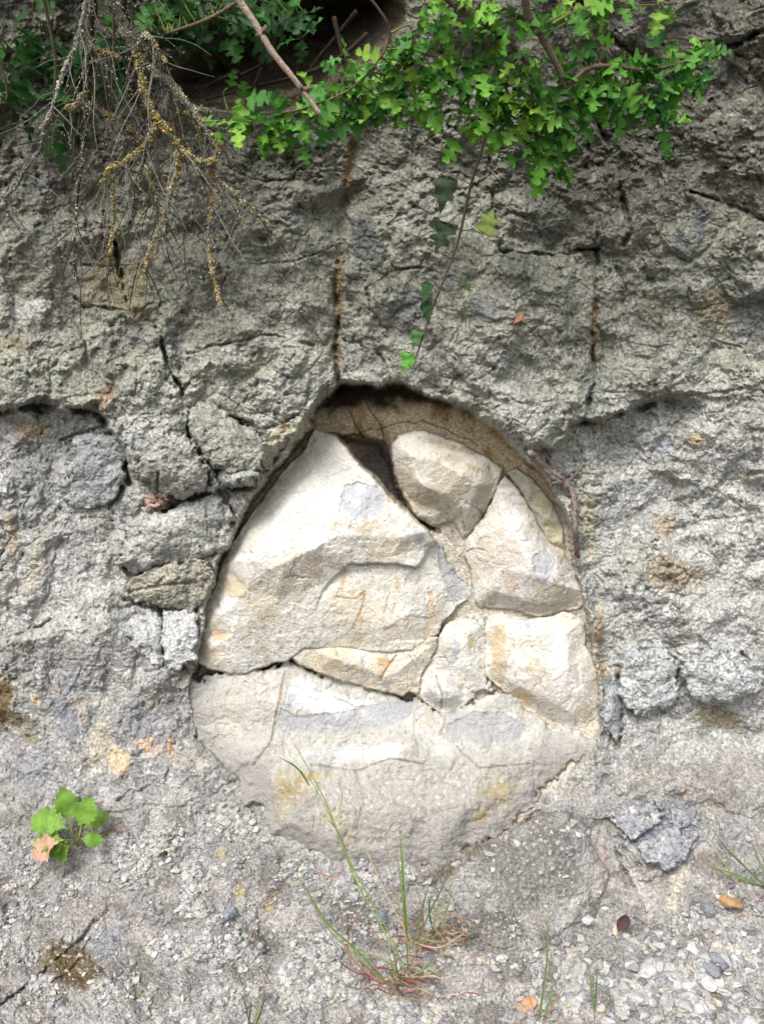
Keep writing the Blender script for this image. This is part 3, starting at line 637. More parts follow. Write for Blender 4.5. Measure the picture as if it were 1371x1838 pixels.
block('rounded_block', [(709,801),(718,788),(745,777),(771,781),(806,791),(840,809),(870,825),(898,843),(890,866),(877,896),(869,915),(858,934),(844,953),(832,961),(824,946),(810,932),(794,935),(775,938),(752,927),(737,900),(722,873),(714,850),(709,824)],
    [(735,815,14),(780,825,28),(830,850,30),(860,870,16),(760,870,26),(800,890,22),(840,920,2),(740,850,10),(790,915,-6),(720,820,-8)], M_PALE, (234,228,214),
    [(745,800,40,26,(232,228,216),.8,.5,20),(800,870,60,40,(204,192,160),.6,.5,30),(760,900,30,30,(186,164,124),.6,.5,40),(765,840,20,16,(206,204,200),.6,.4,0),(850,840,20,8,(176,148,88),.6,.5,20),(860,880,24,30,(220,212,196),.6,.5,0),(800,800,60,10,(172,148,108),.7,.6,15)],
    edge_h=-24, rnd=20, rdep=11, grow=5, seed=5, smooth=8, label='rounded pale boulder wedged near the top of the niche')
block('wedge_stone', [(783,941),(806,934),(827,942),(830,965),(827,995),(821,1001),(806,988),(790,976),(776,965)], [(806,955,-22),(815,975,-26),(795,962,-34)], M_PALE, (206,204,200),
    [(795,960,10,20,(178,178,180),.7,.4,20)], edge_h=-44, rnd=7, rdep=8, seed=8, drop=50, label='small grey white wedge stone below the rounded boulder')
block('upper_right_block', [(907,858),(920,875),(928,880),(947,912),(966,947),(985,978),(1011,994),(1028,1026),(1039,1045),(1046,1066),(1047,1081),(1030,1092),(996,1099),(958,1104),(928,1095),(905,1089),(882,1087),(861,1088),(853,1074),(850,1049),(848,1022),(834,999),(838,974),(853,952),(873,921),(886,897),(899,868)],
    [(905,900,-12),(890,950,4),(930,950,12),(960,990,20),(1000,1010,14),(900,1020,14),(950,1030,26),(1000,1045,20),(880,1060,6),(940,1075,10),(1000,1080,4),(1035,1060,0)], M_PALE, (222,216,208),
    [(910,930,36,60,(236,232,226),.7,.6,-15),(950,1000,50,40,(234,232,230),.7,.5,20),(975,1030,26,20,(196,198,204),.8,.4,20),(920,1000,20,40,(216,200,180),.6,.5,-20),(915,1055,16,30,(212,178,150),.6,.5,-20),(865,980,20,14,(218,198,168),.6,.5,0),(1000,1075,50,14,(178,166,130),.6,.6,-10),(880,1020,14,40,(206,202,194),.5,.5,-10)],
    edges=[(3,6,7)], edge_h=-16, rnd=6, rdep=4, seed=9, grow=3, patches=[([(955,1000),(980,982),(1003,1010),(985,1036),(958,1030)],(198,201,208),.8,3),([(870,925),(890,900),(905,960),(880,1010),(855,990)],(216,204,186),.5,2),([(990,1050),(1046,1060),(1040,1090),(960,1104),(930,1090)],(200,192,168),.5,1)], label='pale pointed block right of the gap, upper of two on the right side', cracks=[([(836,992),(850,985),(868,988)],1.5,3)])
block('lichen_strip', [(912,850),(926,842),(947,856),(970,875),(992,910),(1009,950),(1017,990),(1026,1012),(1012,990),(986,972),(969,943),(950,908),(931,876)], [(950,880,-22),(985,930,-20),(1005,972,-18)], M_PALE, (208,202,176),
    [(990,940,16,50,(186,176,124),.6,.5,-25),(940,860,20,14,(214,206,186),.6,.5,0)], edge_h=-30, rnd=7, rdep=8, seed=12, drop=60, label='narrow yellowish stone strip between the pointed block and the old root')
block('lower_right_block', [(878,1111),(901,1103),(925,1112),(947,1117),(981,1113),(1011,1105),(1040,1115),(1046,1138),(1042,1159),(1056,1178),(1067,1205),(1071,1243),(1067,1283),(1050,1302),(1023,1306),(996,1299),(970,1288),(943,1265),(909,1238),(888,1223),(876,1210),(874,1167),(874,1129)],
    [(900,1130,2),(960,1140,12),(1015,1135,8),(905,1190,10),(960,1200,22),(1020,1200,24),(1045,1240,14),(1000,1260,22),(950,1240,14),(910,1215,4),(1030,1285,6)], M_PALE, (224,218,208),
    [(1005,1190,26,90,(238,237,236),.85,.5,0),(895,1165,14,56,(208,184,140),.8,.4,5),(950,1120,20,14,(190,194,202),.7,.4,0),(960,1200,20,40,(214,198,164),.5,.5,0),(935,1255,26,16,(202,174,124),.7,.4,35),(1050,1280,20,24,(196,184,144),.6,.5,0),(905,1115,16,8,(232,230,226),.7,.4,0),(985,1250,30,40,(228,222,210),.6,.5,0)],
    edge_h=-10, rnd=8, rdep=5, seed=14, grow=6, patches=[([(880,1126),(906,1120),(912,1190),(903,1238),(880,1216)],(212,196,162),.7,.8),([(903,1246),(934,1232),(957,1262),(944,1272)],(208,188,152),.7,.8),([(945,1118),(972,1118),(968,1136),(948,1134)],(194,198,206),.7,2)], label='pale squarish block, lower of two on the right side of the niche')
block('narrow_block', [(832,1110),(857,1106),(864,1118),(866,1193),(866,1232),(848,1238),(829,1223),(804,1204),(795,1187),(784,1172),(791,1140),(807,1121)], [(840,1140,2),(845,1200,4),(815,1160,2),(810,1190,-4)], M_PALE, (220,216,206),
    [(843,1155,8,26,(190,174,116),.8,.5,5),(815,1175,8,30,(180,184,194),.8,.4,20),(850,1220,14,14,(214,206,190),.5,.4,0)], edge_h=-10, rnd=5, rdep=4, seed=17, grow=6, drop=60, label='narrow upright pale block between the wedge slab and the squarish block')
block('low_block', [(782,1180),(802,1207),(829,1229),(847,1243),(832,1261),(821,1276),(794,1276),(775,1265),(753,1246),(757,1216),(768,1195)], [(800,1225,6),(790,1255,8),(815,1250,8),(772,1235,4)], M_PALE, (216,212,204),
    [(775,1250,14,16,(176,176,178),.8,.3,30),(810,1220,10,20,(186,188,194),.6,.4,-30),(790,1210,14,14,(224,214,198),.6,.4,0)], cracks=[([(782,1215),(792,1245),(793,1272)],1.5,4)], edge_h=-8, rnd=5, rdep=4, seed=19, grow=6, drop=60, label='small pale block low in the middle, under the narrow upright block')
B9 = [(345,1217,4),(400,1215,-4),(450,1211,-8),(490,1198,-10),(520,1190,-14),(545,1196,-16),(580,1212,-18),(640,1234,-18),(700,1247,-16),(745,1252,-16),(790,1282,-8),(840,1264,-6),(880,1237,-6),(930,1267,-4),(990,1307,-2),(1040,1318,0),(1078,1325,0),(1072,1352,2),(1020,1364,4),(1000,1402,4),(960,1432,4),(905,1490,6),(862,1516,6),(826,1524,6),(800,1556,4),(752,1554,4),(715,1588,2),(668,1562,2),(612,1572,2),(566,1536,2),(530,1545,2),(505,1502,4),(476,1498,4),(478,1455,6),(442,1440,8),(428,1398,8),(380,1362,8),(350,1332,10),(336,1270,10)]
block('base_boulder', B9, [(505,1255,22),(495,1262,22),(515,1210,2),(420,1260,10),(400,1320,16),(460,1370,26),(600,1290,14),(680,1300,16),(740,1300,20),(560,1340,34),(640,1370,36),(720,1360,38),(790,1300,16),(860,1300,18),(930,1310,16),(800,1370,40),(880,1370,34),(960,1370,20),(550,1430,42),(650,1450,46),(760,1460,46),(850,1440,40),(930,1430,22),(600,1510,30),(700,1530,28),(790,1520,28),(520,1480,28)], M_PALE, (186,184,177), [
    (410,1270,70,60,(206,200,186),.8,.5,0),(440,1360,60,40,(192,188,182),.6,.5,20),(600,1262,80,22,(240,240,242),.9,.4,10),(545,1235,20,30,(234,234,236),.8,.4,0),(520,1265,14,40,(176,177,181),.7,.4,15),(720,1270,50,14,(176,177,182),.8,.4,10),
    (830,1290,30,20,(178,178,184),.7,.4,0),(700,1350,60,24,(236,236,236),.8,.5,-10),(790,1340,40,24,(226,226,224),.7,.5,0),(600,1360,80,30,(224,224,226),.7,.5,0),(960,1320,50,20,(224,220,214),.6,.5,10),(745,1350,10,20,(150,144,134),.6,.4,0),
    (640,1410,60,30,(208,208,210),.6,.5,0),(520,1420,48,50,(178,156,80),.8,.6,0),(500,1460,30,30,(182,168,100),.7,.6,0),(560,1395,50,10,(190,160,80),.7,.6,-10),(590,1470,60,30,(196,184,132),.6,.7,0),(610,1520,60,16,(184,162,96),.6,.6,0),(620,1490,20,30,(186,166,92),.5,.6,0),
    (900,1430,44,36,(186,160,74),.9,.5,0),(865,1460,22,34,(182,150,56),.9,.5,0),(920,1420,30,18,(190,166,84),.7,.5,0),(985,1380,26,16,(184,166,104),.7,.5,0),(890,1395,40,20,(206,194,150),.6,.6,0),(760,1440,60,30,(192,186,164),.5,.6,0),(720,1480,80,30,(190,186,174),.5,.6,0),(790,1500,60,26,(166,160,150),.7,.5,-30),(700,1540,60,20,(176,164,130),.6,.6,0),(930,1390,30,8,(148,140,124),.6,.5,-30),(980,1420,30,20,(156,150,142),.6,.5,0),(640,1545,80,10,(160,146,116),.6,.6,0)],
    edges=[(1,0,2)], rnd=34, rdep=8, tex=2.3, dust=.9, rag=13, seed=23, drop=40, white=.4, patches=[([(505,1272),(530,1286),(600,1280),(680,1262),(745,1258),(736,1288),(690,1306),(600,1318),(520,1312),(496,1290)],(176,177,181),.9,2),([(525,1212),(560,1238),(620,1252),(680,1262),(600,1280),(540,1276),(512,1260)],(228,228,230),.8,0),([(800,1302),(850,1278),(900,1280),(950,1305),(930,1326),(860,1336),(810,1326)],(174,174,177),.9,2)], smooth=8, stain=.1, cracks=[([(640,1270),(600,1250)],1.5,2),([(800,1285),(790,1320)],2,3),([(512,1205),(500,1262),(488,1330),(455,1375)],1.8,3),([(560,1372),(640,1385),(700,1362),(760,1372)],1.8,3),([(640,1385),(655,1440),(640,1490)],1.6,2.5),([(820,1340),(860,1380),(950,1372)],1.8,3),([(700,1440),(780,1460),(840,1445)],1.6,2.5)],
    label='broad white and grey base boulder with yellow lichen below the niche')

# dark broken lumps at the left edge of the niche
G1 = (176,176,164)
def lump(name, outline, pk, col, label, blobs=(), seed=0, rough=1.1, rnd=16, rdep=16, cracks=(), drop=50, cat='rock', rag=9, dust=0):
    cx = sum(p[0] for p in outline)/len(outline); cy = sum(p[1] for p in outline)/len(outline)
    pk = pk+8
    pts = [(cx, cy, pk)]+[(cx+(p[0]-cx)*0.5, cy+(p[1]-cy)*0.5, pk*0.8) for p in outline[::2]]
    return block(name, outline, pts, M_FACE, col, blobs, rel=True, edge_h=pk*0.45, rnd=rnd, rdep=rdep, rough=rough, tex=0.5, seed=seed, drop=drop, label=label, cracks=cracks, smooth=4, rag=rag, cat=cat, dust=dust)
lump('rock_lump', [(341,738),(357,724),(388,730),(424,755),(458,777),(474,800),(467,840),(434,846),(396,842),(368,818),(347,790)], 22, G1, 'bulging round grey lump just left of the niche edge', seed=31)
lump('rock_lump', [(397,846),(434,837),(460,850),(456,872),(419,877),(394,866)], 22, (170,172,162), 'small angular grey lump tucked under the bulging round lump', seed=33, rnd=14, rdep=14)
lump('rock_lump', [(291,808),(346,808),(373,846),(366,880),(330,894),(291,884),(256,860),(255,828)], 20, (178,176,168), 'cracked grey lump above the reddish dead root stub', seed=35, cracks=[([(285,850),(282,885)],3,12)])
lump('rock_lump', [(228,935),(262,915),(300,918),(340,902),(372,884),(402,890),(414,935),(405,985),(360,1002),(300,1006),(250,1030),(216,1010)], 26, (184,184,178), 'broad overhanging grey lump below the reddish dead root stub', seed=37, rnd=24, rdep=20)
lump('rock_lump', [(128,790),(165,775),(204,779),(220,810),(226,858),(196,905),(160,910),(128,905),(122,848)], 14, (180,181,182), 'smooth bluish grey lump under the curved left ledge', seed=39, rough=1.0, rnd=10, rdep=8, blobs=[(165,850,40,50,(168,170,174),.7,.4)])
lump('rock_lump', [(296,1099),(325,1095),(352,1102),(356,1140),(350,1176),(318,1202),(296,1192),(290,1140)], 16, (206,206,205), 'pale blocky lump standing beside the lower left corner of the triangular block', seed=41, rough=.7, rnd=12, rdep=12)
lump('rock_lump', [(226,1112),(290,1100),(294,1160),(288,1192),(250,1170),(226,1140)], 10, (190,190,188), 'grey chipped lump left of the pale blocky lump', seed=43, rough=.8, rnd=12, rdep=12)
lump('rock_lump', [(476,800),(500,785),(522,768),(548,744),(556,762),(530,790),(505,815),(480,838),(470,842)], 14, (180,176,154), 'thin broken lump along the dark upper left edge of the niche', seed=45, rnd=10, rdep=12)
lump('rock_lump', [(378,1012),(350,1008),(300,1016),(240,1040),(228,1070),(290,1090),(350,1096),(368,1070),(384,1040)], 8, (176,172,156), 'layered crumbling ledge beneath the broad overhanging lump', seed=47, rnd=10, rdep=10, rough=1.5, cracks=[([(235,1062),(300,1050),(350,1046)],3,6)])
lump('cobble', [(344,1183),(356,1180),(362,1190),(358,1204),(346,1206),(339,1196)], 10, (136,130,120), 'little round brown cobble at the lower left tip of the triangular block', seed=49, rough=.4, rnd=8, rdep=8, drop=30)
lump('rock_lump', [(1120,1170),(1188,1152),(1212,1200),(1206,1258),(1165,1284),(1120,1268),(1110,1220)], 12, (190,192,192), 'cluster like grey lump right of the niche near its foot', seed=51, rough=1.5, rnd=12, rdep=12)
lump('rock_lump', [(1090,1228),(1112,1226),(1115,1300),(1104,1330),(1086,1300)], 10, (176,180,182), 'slim upright pale grey lump beside the squarish block', seed=53, rough=.6, rnd=10, rdep=10, drop=30)
lump('rock_lump', [(1222,1184),(1300,1166),(1366,1192),(1366,1236),(1300,1262),(1240,1246)], 12, (198,200,200), 'low flat grey lump at the right edge above the olive moss patch', seed=55, rough=1.3, rnd=14, rdep=12)
for pts_, sd__, lab_ in (([(1098,1466),(1130,1448),(1180,1446),(1192,1470),(1170,1492),(1120,1500)], 57, 'left bluish fragment of the shattered rock in the slope at lower right'),
                       ([(1202,1450),(1248,1450),(1258,1474),(1228,1482),(1202,1474)], 58, 'smallest bluish fragment, upper right of the shattered rock in the slope'),
                       ([(1150,1508),(1215,1490),(1248,1500),(1226,1535),(1192,1560),(1158,1550)], 59, 'lowest bluish fragment of the shattered rock in the slope at lower right')):
    lump('rock_fragment', pts_, 4, (164,165,171), lab_, seed=sd__, rough=.9, rnd=7, rdep=5, rag=10, drop=30)

# ------------------------------------------------------------------ plants
def Pt(px, py, t):
    u = (px-W0/2)/FPX; v = (H0/2-py)/FPX
    return Vector((CAM[0]+u*t, CAM[1]+(CP+v*SP)*t, CAM[2]+(-SP+v*CP)*t))
def tsurf(px, py): return float(base_t(py))-float(surf_h(px, py))/1000
def frame_of(d, n):
    y = Vector(d).normalized(); z = Vector(n); z = (z-y*z.dot(y))
    if z.length < 1e-4: z = y.orthogonal()
    z.normalize(); x = y.cross(z); return x, y, z
HAW = [(0.0,.18),(.05,.22),(.13,.29),(.27,.32),(.40,.40),(.35,.42),(.41,.48),(.31,.495),(.20,.515),(.10,.54),(.12,.60),(.28,.65),(.38,.74),(.32,.75),(.33,.81),(.23,.805),(.13,.81),(.09,.83),(.16,.89),(.21,.96),(.14,.965),(.12,1.03),(.05,1.0),(0.0,1.06)]
WEED = [(0,.12),(.04,.15),(.06,.24),(.16,.27),(.14,.32),(.27,.38),(.24,.43),(.36,.50),(.30,.55),(.37,.64),(.30,.67),(.33,.76),(.24,.79),(.24,.88),(.14,.90),(.09,.98),(0,1.0)]
OVL = [(0,.15),(.05,.18),(.08,.26),(.17,.32),(.20,.37),(.27,.43),(.28,.50),(.33,.56),(.32,.63),(.33,.70),(.29,.77),(.27,.84),(.20,.89),(.15,.95),(.08,.97),(0,1.0)]
IVY = [(0,.10),(.10,.07),(.24,.02),(.40,.10),(.46,.20),(.33,.34),(.27,.42),(.36,.55),(.42,.66),(.26,.66),(.15,.70),(.08,.86),(0,1.05)]
def leaf(mb, base, d, n, L, shape, col, wid=1.0, fold=0.25, droop=0.3, petiole=True, pcol=None):
    x, y, z = frame_of(d, n); base = Vector(base); k = len(shape); vs = []; cs = []
    tw = random.uniform(-.4, .4); ph = random.uniform(0, 6); wav = random.uniform(.1, .45); a = np.array(col)
    for side in (1, -1):
        wv = wid*random.uniform(.85, 1.12)
        for i, (px_, py_) in enumerate(shape):
            xx = px_*wv*side; yy = py_+random.uniform(-.012, .012)
            zz = fold*abs(xx)-droop*yy*yy+tw*xx*yy+wav*math.sin(14*yy+2*side+ph)*abs(xx)
            vs.append(base+(x*xx+y*yy+z*zz)*L); cs.append(a*(1.0+0.10*abs(px_)))
    for i, (px_, py_) in enumerate(shape):
        vs.append(base+(y*py_+z*(-droop*py_*py_-0.012))*L); cs.append(a*1.18)
    fs = []
    for i in range(k-1):
        fs.append((2*k+i, i, i+1, 2*k+i+1)); fs.append((2*k+i, 2*k+i+1, k+i+1, k+i))
    mb.add(vs, fs, cs)
    if petiole:
        p1 = base+(y*shape[0][1]-z*droop*shape[0][1]**2)*L
        mb.tube([base, base.lerp(p1, .5)+z*L*.01, p1], [L*.012, L*.011, L*.012], pcol if pcol is not None else a*1.1, 3)
CAMV = Vector(CAM.tolist())
def cluster(mb, px, py, t, n, size, cols, facing=0.7, down=0.35, spread=0.25, shape=HAW):
    c = Pt(px, py, t)
    a0 = random.uniform(0, 6.28)
    tocam = (CAMV-c).normalized()
    for i in range(n):
        a = a0+i*2.4+random.uniform(-.4, .4)
        out = Vector((math.cos(a), 0, math.sin(a)))+tocam*random.uniform(-.2, .5)+Vector((0, 0, -down))
        nrm = tocam*facing+Vector((random.uniform(-.7, .7), random.uniform(-.6, .4), random.uniform(.2, 1.1)))
        L = size*t/FPX*random.uniform(.62, 1.12)
        col = np.array(random.choice(cols))*random.uniform(.8, 1.2)
        leaf(mb, c+Vector((random.uniform(-1, 1), random.uniform(-1, 1), random.uniform(-1, 1)))*L*spread*.5, out, nrm, L, shape, col, random.uniform(.85, 1.15), random.uniform(.05, .45), random.uniform(.0, .5))
BRIGHT = [1.15*c for c in (lin((94,146,52), 1), lin((82,134,48), 1), lin((108,156,58), 1), lin((70,120,46), 1), lin((122,158,62), 1), lin((62,110,44), 1), lin((58,100,44), 1))]
MIDG = [lin((70,120,54), 1), lin((62,110,54), 1), lin((78,128,56), 1)]
DARK = [lin((52,88,48), 1), lin((46,80,44), 1), lin((60,98,50), 1)]  # older back leaves, with their shade painted into the greens
TWIG = lin((112,98,84), 1); DARKBARK = lin((62,54,48), 1); PALEBARK = lin((176,156,142), 1); GREYBARK = lin((150,146,140), 1); OLIVE = lin((104,104,66), 1)
def tw_(py): return float(base_t(min(py, 1000)))-.025
def path_px(pts, n=5):
    """pixel polyline with a depth (mm before the wall's base plane at y=600) per point"""
    return smooth_path([Pt(p[0], p[1], tw_(p[1])-p[2]/1000) for p in pts], n)
def taper(n, a, b): return [a+(b-a)*i/(n-1) for i in range(n)]

bush = empty('hawthorn_bush', (0.1, -0.2, 1.5))
tag(bush, 'fresh green hawthorn bush hanging its lobed leaves over the top of the rock', 'bush')
def haw_branch(stems, clusters, cols, size=56, label=None, twig=TWIG, parent=None, mat=M_LEAF, facing=.45, down=.35):
    sm = MB(); allpts = []
    for pts, r0, r1 in stems:
        p = path_px(pts, 7); sm.tube(p, taper(len(p), r0, r1), twig, 6, .1); allpts += p
    lm = MB()
    for (px, py, n, dep) in clusters:
        t = tw_(py)-dep/1000; c = Pt(px, py, t)
        q = min(allpts, key=lambda a: (a-c).length+0.6*max(0, c.z-a.z)+.2*max(0, (a-c).length-.15))
        mid = q.lerp(c, .5)+Vector((random.uniform(-.008, .008), random.uniform(-.008, .008), random.uniform(0, .012)))
        pp = smooth_path([q, mid, c], 4); sm.tube(pp, taper(len(pp), .0012, .0007), lin((112,120,64), 1), 4)
        cluster(lm, px, py, t, n, size, cols, facing, down)
    b = sm.build('branch', M_BARK, parent); f = lm.build('foliage', mat, b)
    if label: b['label'] = label
    return b, f
CL_A = [(408,158,1,120),(440,185,4,120),(395,230,3,110),(430,215,4,120),(488,208,4,120),(520,205,5,125),(498,235,3,120),(545,248,2,120),(456,262,1,115),(565,188,4,130),(590,205,4,135),(612,180,4,140)]
CL_B = [(600,165,4,140),(622,110,3,150),(640,150,5,150),(655,195,5,140),(690,112,5,160),(716,88,5,165),(742,68,4,170),(700,150,5,150),(735,140,6,160),(762,160,5,160),(722,190,4,150),(690,185,5,150),(752,190,4,150),(640,208,3,140),(775,120,5,165),(610,140,3,140),(670,165,4,150)]
CL_C = [(800,40,4,180),(842,60,4,180),(790,90,5,175),(870,88,5,185),(820,130,5,175),(862,120,5,180),(840,168,5,170),(900,160,6,180),(880,190,6,175),(930,180,6,180),(862,215,5,170),(900,235,5,170),(838,222,4,165),(832,245,2,160),(950,205,6,180),(990,190,6,180),(1030,180,5,180),(960,248,5,170),(1000,238,6,170),(1040,215,5,175),(980,275,5,165),(952,285,3,160),(1005,288,4,160),(985,300,2,160),(1070,150,5,180),(930,110,2,190),(962,102,3,190),(925,215,5,175),(1015,150,4,185),(975,150,4,185),(935,145,4,185),(890,130,4,185)]
CL_D = [(1072,142,4,170),(1100,112,4,170),(1062,165,5,175),(1120,150,5,165),(1150,122,4,160),(1182,102,4,160),(1202,140,4,155),(1172,182,4,155),(1186,218,3,150),(1230,112,4,150),(1262,82,4,150),(1272,102,3,150),(1242,142,3,150),(1082,182,5,170),(1112,190,4,165),(1142,170,5,160),(1130,100,3,165),(1010,98,3,180),(1060,62,3,170),(1012,52,2,180),(1190,170,4,150),(1215,165,3,150),(1160,195,3,150)]
CL_E = [(812,10,4,200),(882,20,4,200),(922,40,3,200),(1072,8,4,180),(1182,8,3,170),(1032,18,3,190),(1112,5,3,180),(760,8,4,190),(850,22,4,200),(960,15,3,200),(790,30,3,190)]
haw_branch([([(700,-260,260),(640,-60,220),(700,60,190),(640,150,160),(560,190,135),(480,205,122),(400,200,115),(340,190,105)], .0015, .0007)], CL_A+CL_B, BRIGHT, 52, parent=bush)
haw_branch([([(930,-260,260),(942,0,210),(972,66,200),(1005,128,192),(1018,163,188),(1051,197,180)], .0055, .002), ([(760,-60,230),(806,0,200),(875,46,192),(916,77,188),(949,133,180),(960,240,172)], .0045, .0015)], CL_C+CL_E, BRIGHT, 52, parent=bush)
haw_branch([([(1018,163,188),(1050,125,185),(1100,118,175),(1160,125,165),(1230,110,152),(1275,85,150)], .003, .001), ([(1100,118,175),(1150,160,160),(1190,210,150)], .002, .0008)], CL_D, BRIGHT[:4]+MIDG, 50, parent=bush)
random.seed(21)
CL_F = [(random.uniform(270, 540), random.uniform(-20, 70)-.06*abs(_-13), random.randint(3, 4), random.uniform(20, 80)) for _ in range(26)]+[(530,40,4,110),(545,20,4,120),(455,15,4,120)]
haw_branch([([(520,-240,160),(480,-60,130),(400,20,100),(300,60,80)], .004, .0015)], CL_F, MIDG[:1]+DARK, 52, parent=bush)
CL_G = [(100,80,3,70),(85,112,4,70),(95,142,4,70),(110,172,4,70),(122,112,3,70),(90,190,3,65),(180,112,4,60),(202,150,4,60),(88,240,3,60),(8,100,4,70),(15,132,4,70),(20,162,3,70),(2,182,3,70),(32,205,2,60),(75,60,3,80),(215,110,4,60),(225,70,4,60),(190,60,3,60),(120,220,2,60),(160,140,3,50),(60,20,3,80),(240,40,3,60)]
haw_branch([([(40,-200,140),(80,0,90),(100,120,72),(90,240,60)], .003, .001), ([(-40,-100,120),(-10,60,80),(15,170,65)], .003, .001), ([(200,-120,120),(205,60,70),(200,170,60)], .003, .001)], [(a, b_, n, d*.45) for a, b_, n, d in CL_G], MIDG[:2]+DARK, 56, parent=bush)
# the crown of the bush above the picture: it keeps the sky's light off the top of the rock
cm = MB(); sm = MB(); random.seed(5)
stems = []
for k in range(9):
    x0 = -0.9+k*0.22+random.uniform(-.06, .06)
    p = smooth_path([(x0*.8, .02, 1.95), (x0, -.2, 1.75+random.uniform(0, .1)), (x0+random.uniform(-.1, .1), -.38, 1.64), (x0+random.uniform(-.15, .15), -.52, 1.58)], 5)
    sm.tube(p, taper(len(p), .009, .002), TWIG, 6, .1); stems += p
for k in range(1500):
    q = random.choice(stems); c = q+Vector((random.gauss(0, .09), random.gauss(0, .09), abs(random.gauss(0.04, .09))))
    lim = 0.95+(c.y+1.35)*0.357+0.07
    if c.z < lim: continue
    d = Vector((random.uniform(-1, 1), random.uniform(-1, .6), random.uniform(-.8, .4)))
    leaf(cm, c, d, (random.uniform(-.4, .4), random.uniform(-.6, .2), 1), random.uniform(.034, .05), HAW, np.array(random.choice(BRIGHT))*random.uniform(.8, 1.1), 1, .2, .3, False)
b = sm.build('branch', M_BARK, bush); cm.build('foliage', M_LEAF, b)

# bare stick hanging in front of the dark hollow
s = MB(); p = path_px([(405,-60,170),(430,0,170),(458,42,170),(488,92,170),(520,132,168),(548,168,166),(575,206,165)], 5)
s.tube(p, taper(len(p), .0043, .0028), PALEBARK, 8, .06)
for i, a in ((12, (.006, -.004, .008)), (12, (-.006, -.003, -.002)), (24, (.012, -.002, .001)), (24, (-.004, -.004, .005))): s.tube([p[i], p[i]+Vector(a)], [.0036, .0018], TWIG*.9, 6, .1)
tag(s.build('dead_stick', M_BARK), 'bare pinkish dead stick slanting in front of the dark hollow', 'stick')

# the lichen covered dead branch at the upper left
random.seed(9)
lb = empty('dead_branch', Pt(170, -200, 1.25)); tag(lb, 'dead branch crusted with orange and grey lichen, hanging at the upper left', 'branch')
main = [
 ([(150,-120,150),(190,-20,140),(209,10,132),(225,51,126),(245,97,122),(276,128,118),(306,148,116),(327,174,116),(352,204,114),(373,240,112),(390,260,110),(386,286,108),(379,317,106),(380,357,104),(375,408,102),(378,460,100),(386,505,98),(396,545,96)], .0052, .0011, 'g'),
 ([(245,97,122),(255,140,128),(260,163,130),(276,204,132),(301,235,132),(327,270,130),(357,291,122),(384,288,110)], .0044, .0030, 'o'),
 ([(325,268,130),(321,280,128),(319,306,126),(306,347,120),(296,388,112),(281,424,104),(265,460,98),(256,505,92)], .0030, .0007, 'o2'),
 ([(285,215,130),(268,250,124),(248,270,120),(225,291,118),(199,301,116),(182,330,114)], .0028, .0012, 'o'),
 ([(168,-60,140),(168,0,134),(163,60,130),(163,92,126),(161,153,120),(158,214,114),(148,286,106),(140,357,98),(136,430,90),(134,505,82)], .0046, .0009, 'd'),
 ([(160,-40,150),(152,20,145),(138,77,140),(124,110,138),(110,143,136),(95,190,132),(79,230,126),(74,265,118),(46,306,104),(25,342,90),(-10,362,76)], .0024, .0016, 'p'),
 ([(215,-60,120),(230,60,104),(234,128,96),(236,179,92),(250,214,88),(262,262,84),(250,330,80)], .0050, .0012, 'd'),
 ([(245,97,122),(262,62,130),(282,90,128),(296,110,124)], .0025, .0012, 'g'),
 ([(120,192,124),(136,190,120),(152,168,116),(180,196,112),(214,214,108),(245,240,104),(262,256,100)], .0022, .0012, 'y'),
 ([(150,60,140),(172,90,134),(200,98,128),(216,104,124)], .0022, .0012, 'y'),
 ([(306,148,116),(304,172,112),(310,200,108),(316,236,104),(330,262,100)], .0016, .0008, 'g'),
 ([(352,204,114),(360,236,108),(352,262,104)], .0016, .0008, 'y'),
 ([(262,310,110),(278,345,106),(280,362,104)], .0012, .0008, 'y'),
 ([(392,322,100),(420,345,96),(446,372,92),(478,398,88)], .0010, .0006, 'g'),
 ([(202,330,100),(204,390,92),(200,440,86),(196,470,82)], .0010, .0006, 'o'),
 ([(380,200,70),(352,196,90),(330,205,100)], .0012, .0010, 'g'),
]
bm_, tw, lo, lg = MB(), MB(), MB(), MB()
OCT = [(1,0,0),(-1,0,0),(0,1,0),(0,-1,0),(0,0,1),(0,0,-1)]; OCF = [(0,2,4),(2,1,4),(1,3,4),(3,0,4),(2,0,5),(1,2,5),(3,1,5),(0,3,5)]
def crumb(mb, c, r, col):
    a = [random.uniform(.5, 1.3)*r for _ in range(6)]; ax = Vector((random.uniform(-1, 1), random.uniform(-1, 1), random.uniform(-1, 1))).normalized(); m = Matrix.Rotation(random.uniform(0, 6), 3, ax)
    mb.add([c+m @ (Vector(o)*a[i]) for i, o in enumerate(OCT)], OCF, col)
ORANGE = [lin((204,160,62), 1), lin((192,166,84), 1), lin((204,182,112), 1), lin((166,150,76), .9)]
GREYL = [lin((206,204,186), 1), lin((190,190,172), 1), lin((170,170,148), 1), lin((216,212,194), 1)]
paths = []
